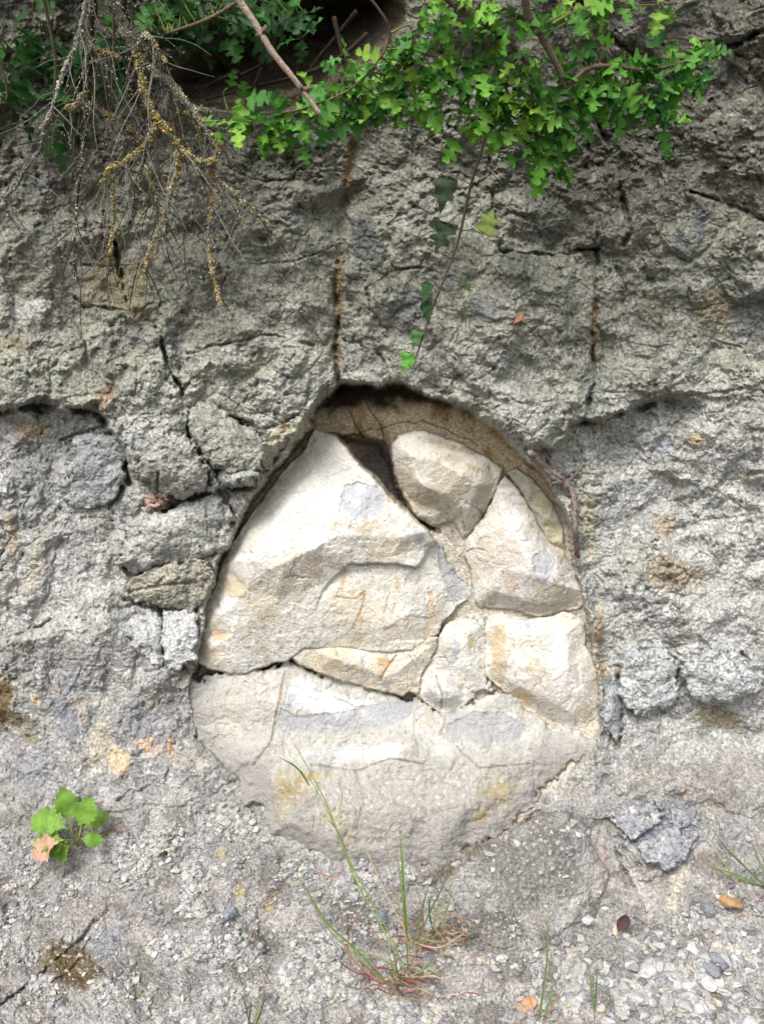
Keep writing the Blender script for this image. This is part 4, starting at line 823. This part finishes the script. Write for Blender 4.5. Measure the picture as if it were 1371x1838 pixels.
for pts, r0, r1, kind in main:
    p = path_px(pts, 8); rr = taper(len(p), r0, r1); paths.append((p, rr, kind))
    p = [q+Vector((random.gauss(0, .0008), random.gauss(0, .0008), random.gauss(0, .0008))) for q in p]
    bm_.tube(p, rr, {'g': GREYBARK*.7, 'o': OLIVE, 'o2': OLIVE, 'd': DARKBARK, 'p': GREYBARK, 'y': TWIG}[kind] if kind != 'p' else [c for i in range(len(p)) for c in [GREYBARK*(1 if i < len(p)*.62 else .35)]*6]+[] , 6, .18)
    for i in range(len(p)-1):
        f = i/len(p)
        n = int({'g': 50, 'o': 70, 'o2': 56 if f < .4 else 26, 'd': 24, 'p': 9, 'y': 46}[kind]*max(.12, .75+1.1*math.sin(i*.83+r0*9e3)*math.sin(i*.37+r1*7e3)))
        for _ in range(n):
            c = p[i].lerp(p[i+1], random.random())+Vector((random.gauss(0, 1), random.gauss(0, 1), random.gauss(0, 1))).normalized()*rr[i]*random.uniform(.7, 1.25)+Vector((random.gauss(0, .0009), random.gauss(0, .0009), random.gauss(0, .0009)))
            og = random.random() < {'g': .25 if f < .5 else .6, 'o': .66, 'o2': .55, 'd': .2, 'p': .1, 'y': .6}[kind]
            crumb(lo if og else lg, c, random.uniform(.0005, .0011)*random.choice((.8, 1, 1.2, 1.9)), np.array(random.choice(ORANGE if og else GREYL))*random.uniform(.7, 1.2))
# fine hanging twigs
for k in range(330):
    p, rr, kd = random.choice(paths); q = random.choice(p[2:])
    ln = random.uniform(.03, .13); d = Vector((random.uniform(-.75, .75), random.uniform(-.2, .5), random.uniform(-1.3, .15)))
    if q.z > 1.33: d.z = -abs(d.z)
    pts = [q]
    for j in range(4):
        d = d+Vector((random.uniform(-.35, .35), random.uniform(-.2, .2), random.uniform(-.35, .15))); pts.append(pts[-1]+d.normalized()*ln/4)
    pts = smooth_path(pts, 3)
    c = random.choice([DARKBARK, DARKBARK*1.5, GREYBARK*.6, GREYBARK*.9, TWIG*.8, GREYBARK*.75, OLIVE*.9])
    tw.tube(pts, taper(len(pts), random.uniform(.0005, .0011), .0003), c, 4, .2)
    if random.random() < .4:
        for _ in range(14): crumb(random.choice([lo, lg]), random.choice(pts)+Vector((random.gauss(0, .001), random.gauss(0, .001), random.gauss(0, .001))), random.uniform(.0006, .0013), np.array(random.choice(ORANGE+GREYL*2))*random.uniform(.6, 1.1))
# dark straggling stems low on the left
for x0, y0, x1, y1 in ((135,430,120,560),(135,470,146,520),(146,510,150,625),(250,470,232,560),(256,440,262,540),(262,480,290,540),(330,420,352,560),(300,400,318,500),(370,470,362,570),(400,500,420,570),(120,420,60,470),(135,390,190,470),(240,400,215,500),(110,300,60,290),(95,250,20,232),(80,250,0,275),(60,215,0,232),(90,220,190,180),(70,270,130,310),(140,290,90,360)):
    p = path_px([(x0,y0,86),((x0+x1)/2+random.uniform(-14, 14),(y0+y1)/2,80),(x1,y1,74)], 6); tw.tube(p, taper(len(p), .0012, .0005), random.choice([DARKBARK, DARKBARK*1.4, TWIG*.6]), 4, .2)
st = bm_.build('stem', M_BARK, lb); tw.build('twig', M_BARK, lb); lo.build('lichen', M_LICHEN, lb, label='orange and yellow lichen crust'); lg.build('lichen', M_LICHEN, lb, label='pale grey green lichen crust')

# roots in the dark hollow, the old root right of the niche, a reddish root stub
random.seed(31)
r = MB()
for pts in ([(660,60,20),(600,110,10),(520,140,5),(440,160,0),(370,180,20)],[(640,20,10),(600,70,-10),(560,120,-20),(540,180,10)],[(500,60,-20),(470,120,-10),(450,175,20)],[(430,130,0),(380,150,10),(345,175,25)],[(600,30,0),(620,120,10),(640,150,30)],[(350,160,15),(420,140,0),(480,110,-10)]):
    p = path_px([(a, b_, h-20) for a, b_, h in pts], 6); r.tube(p, taper(len(p), .0035, .0012), lin((58,48,40), 1), 6, .2)
tag(r.build('root', M_BARK), 'dark bare roots crossing the shaded hollow at the top', 'root')
def surf_path(pts, lift, n=7): return smooth_path([Pt(a, b_, tsurf(a, b_)-lift-(c[0]/1000 if c else 0)) for a, b_, *c in pts], n)
def lipt(a, b_):
    return float(base_t(b_))-max(float(surf_h(a+i, b_+j)) for i in range(-12, 13, 3) for j in range(-12, 13, 3))/1000
r = MB(); RB = lin((132,122,114), .9)
def froot(pts, r0, r1, col, wob=.2):
    p = smooth_path([Pt(a, b_, lipt(a, b_)-.002-max(h, 0)/4000) for a, b_, h in pts], 7); p = [q+Vector((random.gauss(0, .0012), random.gauss(0, .0006), random.gauss(0, .0012))) for q in p]; r.tube(p, taper(len(p), r0, r1), col, 8, wob)
froot([(952,815,2),(967,828,10),(988,853,14),(1012,866,14),(1027,886,10),(1031,920,4),(1031,955,-4),(1034,985,-10),(1036,1015,-18)], .0058, .0028, RB)
froot([(950,812,6),(980,838,16),(1004,856,18),(1022,872,14),(1030,900,8)], .0045, .003, RB*1.15)
froot([(985,822,10),(992,838,16),(1006,852,18)], .004, .003, RB*.8)
froot([(1030,885,8),(1033,930,2),(1032,970,-6),(1036,1000,-14)], .0035, .003, lin((104,84,82), 1))
froot([(1012,866,12),(1030,855,8),(1040,842,2)], .003, .0015, RB*.8)
froot([(985,870,10),(998,866,14),(1012,868,14)], .004, .003, RB*.9)
tag(r.build('root', M_BARK), 'old twisted grey mauve root running down the right edge of the niche', 'root')
# ------------------------------------------------------------------ ivy, seedling, grass
random.seed(41)
iv = empty('ivy_vine', Pt(870, 200, 1.27)); tag(iv, 'thin trailing ivy stem with a few leaves hanging down to the arch', 'ivy')
p = path_px([(885,120,120),(870,245,106),(845,332,96),(824,424,90),(805,480,86),(786,527,82),(770,570,78),(757,610,74),(744,648,70)], 7)
s = MB(); s.tube(p, taper(len(p), .0021, .0012), lin((96,84,70), 1), 6, .12)
for a, b_ in (((786,527,82),(768,512,84)),((772,565,78),(764,548,80)),((757,608,74),(752,596,76)),((744,640,70),(735,640,74)),((836,380,92),(805,400,70)),((845,332,96),(808,318,70)),((826,415,90),(862,418,100))):
    q = path_px([a, ((a[0]+b_[0])/2, (a[1]+b_[1])/2-4, (a[2]+b_[2])/2), b_], 4); s.tube(q, [.0008]*len(q), lin((100,104,66), 1), 4)
s.build('stem', M_BARK, iv)
def one_leaf(par, px, py, dep, dx, dz, L, shape, col, n=(0, -1, .35), wid=1.0, fold=.15, droop=.2, name='leaf', label=None, mat=M_LEAF, t=None):
    m = MB(); tt = t if t is not None else tw_(py)-dep/1000
    leaf(m, Pt(px, py, tt), (dx, 0, dz), n, L*tt/FPX, shape, np.array(col), wid, fold, droop); return m.build(name, mat, par, label=label)
one_leaf(iv, 866, 420, 100, .25, .55, 50, IVY, lin((150,168,92), 1), (.2, -1, .2), 1.05, label='pale yellow green ivy leaf')
one_leaf(iv, 806, 316, 66, -.3, -.9, 62, IVY, lin((56,72,52), 1), (-.5, -1, .1))
one_leaf(iv, 803, 400, 66, -.3, -.6, 56, IVY, lin((66,84,60), 1), (-.4, -1, .2))
one_leaf(iv, 768, 506, 84, -.2, -.6, 40, IVY, lin((60,92,54), 1), (-.6, -.8, .4), .8)
one_leaf(iv, 760, 540, 80, .3, -.8, 42, IVY, lin((58,88,54), 1), (.5, -1, .4), .75)
one_leaf(iv, 826, 500, 86, .2, -.2, 34, IVY, lin((84,104,62), 1), (.3, -.6, .8), .7)
one_leaf(iv, 752, 592, 76, -.3, -.7, 34, IVY, lin((70,110,60), 1), (-.3, -1, .5), .8)
one_leaf(iv, 736, 632, 72, -.25, -.7, 40, IVY, lin((92,150,66), 1), (-.3, -1, .5), .9, label='fresh bright green ivy leaf tip')
# little weed growing from the foot of the rock at the left
t0 = tsurf(140, 1515)-.012
sd_ = empty('weed_seedling', Pt(140, 1518, t0)); tag(sd_, 'leafy green weed seedling with one reddish leaf at the left foot of the rock', 'weed')
WG = lin((128,172,66), 1)
stm = MB()
for bx, by, dx, dz, L, c, lab, dt in ((125,1482,-.05,1,66,WG,None,.005),(128,1490,-.8,.35,76,WG*1.05,None,.02),(122,1508,-.9,.05,66,WG*1.1,None,.03),(138,1488,.25,.5,58,WG,None,.03),(146,1490,.7,.55,52,WG*.85,None,.0),(118,1512,-.3,-.15,44,WG*.9,None,.035),(140,1505,.75,0,44,WG*.9,None,.02),(130,1512,-.6,-.55,54,WG*1.0,None,.03),(114,1508,-.9,-.32,72,lin((200,160,136), 1.3),'reddish dying leaf',.045),(150,1470,.1,.6,36,WG*.7,None,.0)):
    one_leaf(sd_, bx, by, 0, dx, dz, L, WEED, c*.62, (random.uniform(-.5, .5), -.7, .75), 1.0, .2, .3, label=lab, t=t0-dt)
    q = smooth_path([Pt(140, 1518, t0), Pt((bx+140)/2, (by+1518)/2-4, t0-dt*.6), Pt(bx, by, t0-dt)], 4); stm.tube(q, taper(len(q), .0016, .001), lin((150,150,90), 1), 5)
stm.build('stem', M_GRASS, sd_)
m = MB()
for pts in ([(140,1520),(170,1500),(200,1487)],[(150,1500),(180,1497),(226,1490)],[(140,1470),(152,1445),(160,1425)]):
    q = smooth_path([Pt(a, b_, tsurf(a, b_)-.006) for a, b_ in pts], 4); m.tube(q, taper(len(q), .0016, .0008), lin((150,110,84), 1), 5, .2)
m.build('stem', M_BARK, sd_, label='dry brown stalk')

GG = [lin((130,158,90), 1), lin((112,142,80), 1), lin((146,170,106), 1), lin((100,126,74), 1), lin((150,156,112), 1)]
GD = [lin((170,128,110), 1), lin((150,106,96), 1), lin((176,150,116), 1), lin((188,168,136), 1), lin((140,90,88), 1)]
def blade(mb, pts3, wdt, col, tipcol=None):
    """narrow folded blade along 3-D points, widest in the lower third, ending in a point"""
    p = smooth_path(pts3, 6); n = len(p); vs = []; fs = []; cs = []
    for i, q in enumerate(p):
        d = (p[min(i+1, n-1)]-p[max(i-1, 0)]).normalized(); view = (CAMV-q).normalized()
        a = d.cross(view+Vector((.4, 0, .2))).normalized(); b_ = a.cross(d); f = i/(n-1)
        wv = wdt*(.55+.9*f if f < .4 else 0.91*(1-((f-.4)/.6)**1.6))+.00008
        vs += [q-a*wv, q-b_*wv*.5, q+a*wv]; c = np.array(col)*(1-f)+np.array(tipcol if tipcol is not None else col)*f; cs += [c, c*.85, c]
    for i in range(n-1): fs += [(3*i, 3*i+1, 3*i+4, 3*i+3), (3*i+1, 3*i+2, 3*i+5, 3*i+4)]
    mb.add(vs, fs, cs)
def tuft(name, base, greens, dries, label, width=.0015, rand_dry=0, rand_green=0, spread=60, height=90):
    """traced blades (pixel paths from base to tip) plus a mat of short ones"""
    t = tsurf(*base); e = empty(name, Pt(base[0], base[1], t)); tag(e, label, 'grass')
    g, d = MB(), MB()
    def path(pts, lean):
        n = len(pts); return [Pt(a, b_, t-lean*i/(n-1)) for i, (a, b_) in enumerate(pts)]
    for pts in greens:
        c = random.choice(GG); blade(g, path(pts, random.uniform(.0, .08)), width*random.uniform(.8, 1.15), c*.8, c)
    for pts in dries:
        c = random.choice(GD); blade(d, path(pts, random.uniform(.0, .06)), width*random.uniform(.5, .8), c, c)
    for k in range(rand_dry+rand_green):
        dry = k < rand_dry; x0 = base[0]+random.gauss(0, spread*.35); y0 = base[1]+random.gauss(0, spread*.22)
        tb = tsurf(x0, y0); ln = height*random.uniform(.4, 1)*(1 if not dry else .8); a = random.uniform(-1.4, 1.4)
        x1 = x0+ln*math.sin(a)*.6; y1 = y0-ln*.5*math.cos(a)*(1 if not dry else .6); x2 = x0+ln*math.sin(a)*1.1; y2 = y0-ln*(math.cos(a)*(.9 if not dry else .35)-(.25 if dry else 0))
        mb = d if dry else g; c = random.choice(GD if dry else GG)
        blade(mb, [Pt(x0, y0, tb), Pt(x1, y1, tb-random.uniform(.005, .03)), Pt(x2, y2, tb-random.uniform(.0, .045))], width*random.uniform(.35, .75), c, c)
    if g.v: g.build('green_blades', M_GRASS, e)
    if d.v: d.build('dry_blades', M_GRASS, e)
    return e
tuft('grass_tuft', (722,1765), [
    [(742,1762),(700,1690),(660,1620),(630,1560),(608,1500),(580,1440),(552,1395),(490,1340)],[(735,1755),(690,1660),(640,1570),(612,1510),(585,1440),(548,1370),(520,1318)],[(640,1590),(625,1540),(605,1490),(585,1470)],
    [(555,1410),(535,1380),(500,1358)],[(700,1770),(655,1730),(600,1680),(565,1630),(543,1590),(527,1560)],[(690,1760),(640,1705),(590,1660),(552,1600),(535,1570)],
    [(732,1740),(728,1650),(722,1560),(717,1475)],[(736,1720),(726,1600),(724,1530),(727,1490)],[(728,1680),(720,1590),(712,1530)],[(745,1700),(770,1640),(795,1590),(812,1535)],[(750,1710),(780,1650),(806,1600),(820,1550)],[(740,1700),(758,1630),(768,1590)],
    [(715,1770),(728,1745),(736,1720)],[(718,1775),(700,1745),(690,1710)],[(725,1770),(712,1740),(706,1700)],[(745,1760),(765,1735),(785,1715)],[(800,1690),(780,1660),(790,1600)]],
    [[(760,1680),(800,1640),(845,1660),(880,1690)],[(740,1690),(790,1700),(850,1660)],[(700,1770),(650,1740),(625,1700),(640,1640),(648,1610)],[(690,1760),(630,1720),(615,1680),(622,1620)],[(720,1765),(690,1700),(660,1660),(640,1650)],[(740,1740),(720,1640),(700,1560),(690,1480)],[(735,1740),(760,1650),(735,1560)],[(720,1780),(760,1800),(800,1838)],[(700,1770),(620,1735),(600,1700)],[(745,1700),(700,1620),(672,1560),(648,1500),(640,1440)],[(720,1760),(800,1800),(870,1870)],[(600,1480),(615,1430),(600,1400)],[(560,1560),(600,1575),(625,1550)]],
    'largest grass clump with long leaning blades and reddish dry leaves in the centre foreground', rand_dry=70, rand_green=12, spread=120, height=90)
tuft('grass_tuft', (790,1690), [[(790,1690),(800,1640),(812,1600)],[(785,1690),(770,1640),(775,1600)]], [], 'reddish dry grass tuft just right of the largest grass clump', rand_dry=60, rand_green=4, spread=90, height=80)
tuft('grass_tuft', (972,1830), [[(962,1850),(975,1770),(983,1700),(985,1600)],[(965,1850),(978,1760),(982,1680),(978,1640)],[(968,1850),(990,1780),(988,1700)]], [[(968,1850),(1000,1790),(1020,1760)],[(965,1845),(950,1790),(930,1740)]], 'slender upright grass with a tall thin stem right of centre at the bottom', width=.0013, rand_dry=8, spread=30, height=60)
tuft('grass_tuft', (1066,1808), [[(1066,1815),(1070,1770),(1071,1722)],[(1064,1815),(1060,1770),(1056,1730)],[(1066,1815),(1064,1780),(1066,1745)]], [[(1066,1850),(1066,1820),(1066,1800)]], 'tiny upright grass sprig in the gravel at the lower right', width=.0012)
tuft('grass_tuft', (455,1842), [[(440,1870),(449,1820),(451,1788)],[(445,1870),(462,1820),(475,1772)],[(448,1870),(470,1810),(470,1790)]], [[(455,1700),(460,1680),(452,1672)],[(450,1850),(440,1800),(430,1780)]], 'short grass blades cut by the bottom edge left of centre', width=.0018)
tuft('grass_tuft', (1385,1612), [[(1395,1620),(1340,1585),(1300,1550),(1255,1480)],[(1390,1610),(1340,1560),(1300,1520),(1280,1490)],[(1385,1600),(1330,1575),(1295,1562),(1270,1555)],[(1390,1600),(1368,1560),(1355,1530),(1352,1515)],[(1395,1600),(1375,1555),(1362,1530)]], [[(1400,1605),(1330,1590),(1240,1510)],[(1395,1630),(1330,1640),(1290,1665),(1270,1672)],[(1395,1625),(1350,1640),(1310,1655)]], 'grass tuft leaning in from the right edge', width=.0018, rand_dry=10, spread=40, height=70)

# ------------------------------------------------------------------ loose stones
import bmesh
rs = np.random.default_rng(77)
def proto(sub, seed, flat=.75):
    bm = bmesh.new(); bmesh.ops.create_icosphere(bm, subdivisions=sub, radius=1.0)
    v = np.array([q.co[:] for q in bm.verts]); f = np.array([[q.index for q in fc.verts] for fc in bm.faces]); bm.free()
    g = np.random.default_rng(seed)
    for _ in range(7):                                             # chip flat faces off a ball
        n = g.normal(size=3); n /= np.linalg.norm(n); c = g.uniform(.45, .8); d = v @ n
        v = v-np.outer(np.maximum(0, d-c), n)
    v += g.normal(size=v.shape)*.04
    v *= np.array([g.uniform(.8, 1.2), g.uniform(.7, 1), g.uniform(.5, .8)*flat/.75])
    return v, f
def rot(q):
    q = q/np.linalg.norm(q, axis=1, keepdims=True); w_, x, y, z = q.T
    return np.stack([np.stack([1-2*(y*y+z*z), 2*(x*y-z*w_), 2*(x*z+y*w_)], -1), np.stack([2*(x*y+z*w_), 1-2*(x*x+z*z), 2*(y*z-x*w_)], -1), np.stack([2*(x*z-y*w_), 2*(y*z+x*w_), 1-2*(x*x+y*y)], -1)], 1)
def ell(px, py, cx, cy, rx, ry): return np.clip(1.35-np.hypot((px-cx)/rx, (py-cy)/ry), 0, 1)
ZONES = [(300,1520,150,46,1),(410,1470,60,20,.35),(250,1560,120,30,.6),(470,1560,100,40,.45),(380,1600,60,60,.7),(380,1700,110,34,.8),(560,1590,120,30,.5),(480,1760,160,70,.55),(640,1780,130,80,1),(760,1750,110,60,.8),(850,1800,120,60,.6),(1060,1790,140,80,.9),(1240,1760,150,110,1),(1371,1720,90,100,1),(1000,1830,120,40,.8),(60,1560,90,60,.35),(30,1640,60,60,.45),(150,1560,60,40,.3),(320,1810,200,60,.4),(1330,1640,60,40,.6),(320,1405,30,10,.5),(640,1560,100,30,.4),(620,1700,90,50,.7),(0,1740,90,80,.3),(200,1840,260,60,.35),(700,1900,700,70,.8),(1200,1980,400,120,.8)]
def dens(px, py):
    d = np.zeros_like(px)
    for cx, cy, rx, ry, a in ZONES: d = np.maximum(d, a*ell(px, py, cx, cy, rx, ry))
    d = d*1.8*sstep(-.02, .22, fbm(px, py, 60, 3, 141))+0.012*(py > 1430)
    return d
def scatter(n, smin, smax, power):
    px = rs.uniform(-120, 1490, n*12).astype(np.float32); py = rs.uniform(1400, 2000, n*12).astype(np.float32)
    k = rs.random(n*12) < dens(px, py); px, py = px[k][:n], py[k][:n]
    s = smin*(smax/smin)**(rs.random(len(px))**power)
    s *= 1+0.5*ell(px, py, 1250, 1790, 220, 150)
    return px, py, s
PAL = np.array([lin((202,200,196)), lin((188,186,182)), lin((214,212,207)), lin((180,178,176)), lin((156,156,158)), lin((204,194,176)), lin((140,140,146))]); PW = np.array([.18,.26,.08,.22,.13,.08,.05])
def spread(name, n, smin, smax, power, sub, label):
    px, py, s = scatter(n, smin, smax, power); n = len(px)
    t = base_t(py)-surf_h(px, py)/1000; r_ = s*t/FPX/2
    c = to_world(px, py, surf_h(px, py)); c[:, 2] += r_*.22
    M = rot(rs.normal(size=(n, 4))*np.array([1, .35, .35, 1])); col = PAL[rs.choice(len(PAL), n, p=PW)]*rs.uniform(.85, 1.1, (n, 1))
    Vs, Fs, Cs, o = [], [], [], 0
    pr = [proto(sub, 200+k) for k in range(10)]; which = rs.integers(0, 10, n)
    for k, (pv, pf) in enumerate(pr):
        w_ = np.where(which == k)[0]
        if not len(w_): continue
        vv = np.einsum('nij,vj->nvi', M[w_], pv)*r_[w_, None, None]*np.array([1, 1, .85])+c[w_, None, :]
        Vs.append(vv.reshape(-1, 3)); Fs.append((pf[None]+(np.arange(len(w_))*len(pv))[:, None, None]+o).reshape(-1, 3)); Cs.append(np.repeat(col[w_], len(pv), 0)); o += vv.shape[0]*vv.shape[1]
    ob = link(name, np_mesh(name, np.vstack(Vs), np.vstack(Fs), np.vstack(Cs), M_STONE, smooth=False)); tag(ob, label, 'gravel', kind='stuff')
spread('gravel', 14000, 8, 21, 1.6, 1, 'loose pale angular gravel strewn over the ground')
spread('grit', 34000, 3, 7.5, 1.3, 1, 'fine pale grit scattered between the gravel')
# larger stones, each its own object
SC = [lin((214,212,208)), lin((196,194,190)), lin((182,182,184)), lin((150,152,160)), lin((206,194,174))]
protos = []
for k in range(15):
    v, f = proto(2, 300+k); v = v+0.05*np.stack([fbm(v[:, 0]+k, v[:, 1], .6, 3, k), fbm(v[:, 1], v[:, 2]+k, .6, 3, k), fbm(v[:, 2], v[:, 0], .6, 3, k)], 1)
    protos.append(np_mesh('stone', v, f, np.tile(SC[k % 5], (len(v), 1))*(1+.25*fbm(v[:, 0]*2, v[:, 1]*2+k, 1, 3, k)[:, None]), M_STONE, smooth=False))
def stone(name, px, py, size, me, label, group=None, squash=.85, cat='stone', sink=.2):
    t = tsurf(px, py); r_ = size*t/FPX/2; o = link(name, me); c = Pt(px, py, t)
    o.location = c+Vector((0, 0, r_*sink)); o.rotation_euler = (random.uniform(-.4, .4), random.uniform(-.4, .4), random.uniform(0, 6.28)); o.scale = (r_, r_, r_*squash)
    return tag(o, label, cat, group)
ARE = [(1250,1770,140,80,75,18,44,'angular pale stone among the coarse loose gravel at the lower right','coarse gravel stones at lower right'),
       (660,1770,120,60,36,14,26,'pale pebble in the loose gravel around the largest grass clump','pebbles around the largest grass clump'),
       (290,1525,130,40,34,12,22,'whitish pebble in the gravel below the weed seedling','pebbles below the weed seedling'),
       (380,1700,90,30,20,12,20,'whitish pebble in the shallow hollow at lower left','pebbles in the hollow at lower left'),
       (1030,1795,90,50,20,14,26,'pale stone between the slender grass and the tiny grass sprig','stones between the two small grasses')]
for cx, cy, rx, ry, n, a, b_, lab, grp in ARE:
    for k in range(n):
        px = cx+random.gauss(0, rx*.55); py = cy+random.gauss(0, ry*.55)
        stone('stone', px, py, a+(b_-a)*random.random()**1.8, protos[random.choice([0, 1, 2, 5, 6, 7, 10, 11, 12, 1, 6, 3, 4])], lab, grp)
def special(px, py, size, colour, seed, label, squash=.9, sink=.3):
    v, f = proto(3, seed); v = v+0.06*np.stack([fbm(v[:, 0]+seed, v[:, 1], .5, 4, 2), fbm(v[:, 1], v[:, 2]+seed, .5, 4, 3), fbm(v[:, 2], v[:, 0], .5, 4, 4)], 1)
    me = np_mesh('stone', v, f, np.tile(lin(colour), (len(v), 1))*(1+.3*fbm(v[:, 0]*2+seed, v[:, 1]*2, .7, 4, 5)[:, None]), M_STONE, smooth=False)
    return stone('stone', px, py, size, me, label, None, squash, sink=sink)
special(1308,1624,52,(190,154,114),401,'flat orange brown stone near the right edge')
special(1268,1642,44,(140,142,146),402,'dark grey stone beside the flat orange brown stone')
special(773,1662,34,(190,194,200),403,'upright bluish white stone at the foot of the dry tuft',1.3)
special(686,1650,34,(150,156,166),404,'bluish grey stone left of the largest grass clump',1.2)
special(1051,1655,34,(214,214,212),405,'single white stone on the grey mound right of centre')
special(1110,1678,26,(220,206,184),406,'small cream stone beside the dark fallen leaf')
special(293,1534,20,(70,66,64),407,'small black stone in the whitish gravel below the weed')
special(416,1644,38,(150,154,166),408,'bluish slaty stone on the bare slope left of centre')
special(902,1724,26,(232,230,226),409,'brightest white stone lying left of the slender grass')
special(1228,858,26,(226,222,212),410,'tiny white stone stuck in the right rock face',1,.1)
special(938,1812,34,(184,160,138),411,'brownish stone at the bottom edge by the slender grass')
# fallen leaf and the reddish root stub under the cracked lump
def lying(px, py, L, col, ang, label, name='fallen_leaf'):
    t = tsurf(px, py)-.008; m = MB(); leaf(m, Pt(px, py, t), (math.cos(ang), .3, math.sin(ang)), (0, -.8, .7), L*t/FPX, OVL, col, .8, .6, -.4, True); tag(m.build(name, M_LEAF), label, 'leaf')
lying(1105,1680,44,lin((84,62,64), 1),1.1,'dark purple brown fallen leaf on the slope at right')
lying(925,1812,40,lin((196,150,116), 1),.3,'curled tan fallen leaf at the bottom by the slender grass')
lying(918,584,26,lin((170,120,90), 1),.6,'tiny brown dry leaf stuck on the upper right rock')
random.seed(51); m = MB()
for k in range(16):
    a = (random.uniform(258, 312), random.uniform(884, 914)); t = tsurf(*a)-.012
    q = smooth_path([Pt(a[0], a[1], t), Pt(a[0]+random.uniform(-12, 12), a[1]+random.uniform(-8, 8), t-random.uniform(.004, .012)), Pt(a[0]+random.uniform(-22, 22), a[1]+random.uniform(-12, 14), t+.004)], 4)
    m.tube(q, taper(len(q), random.uniform(.004, .007), .002), lin(random.choice([(150,124,112),(168,142,128),(118,92,82)]), .9), 7, .3)
tag(m.build('root_stub', M_BARK), 'reddish crumpled root stub poking out under the cracked grey lump', 'root')
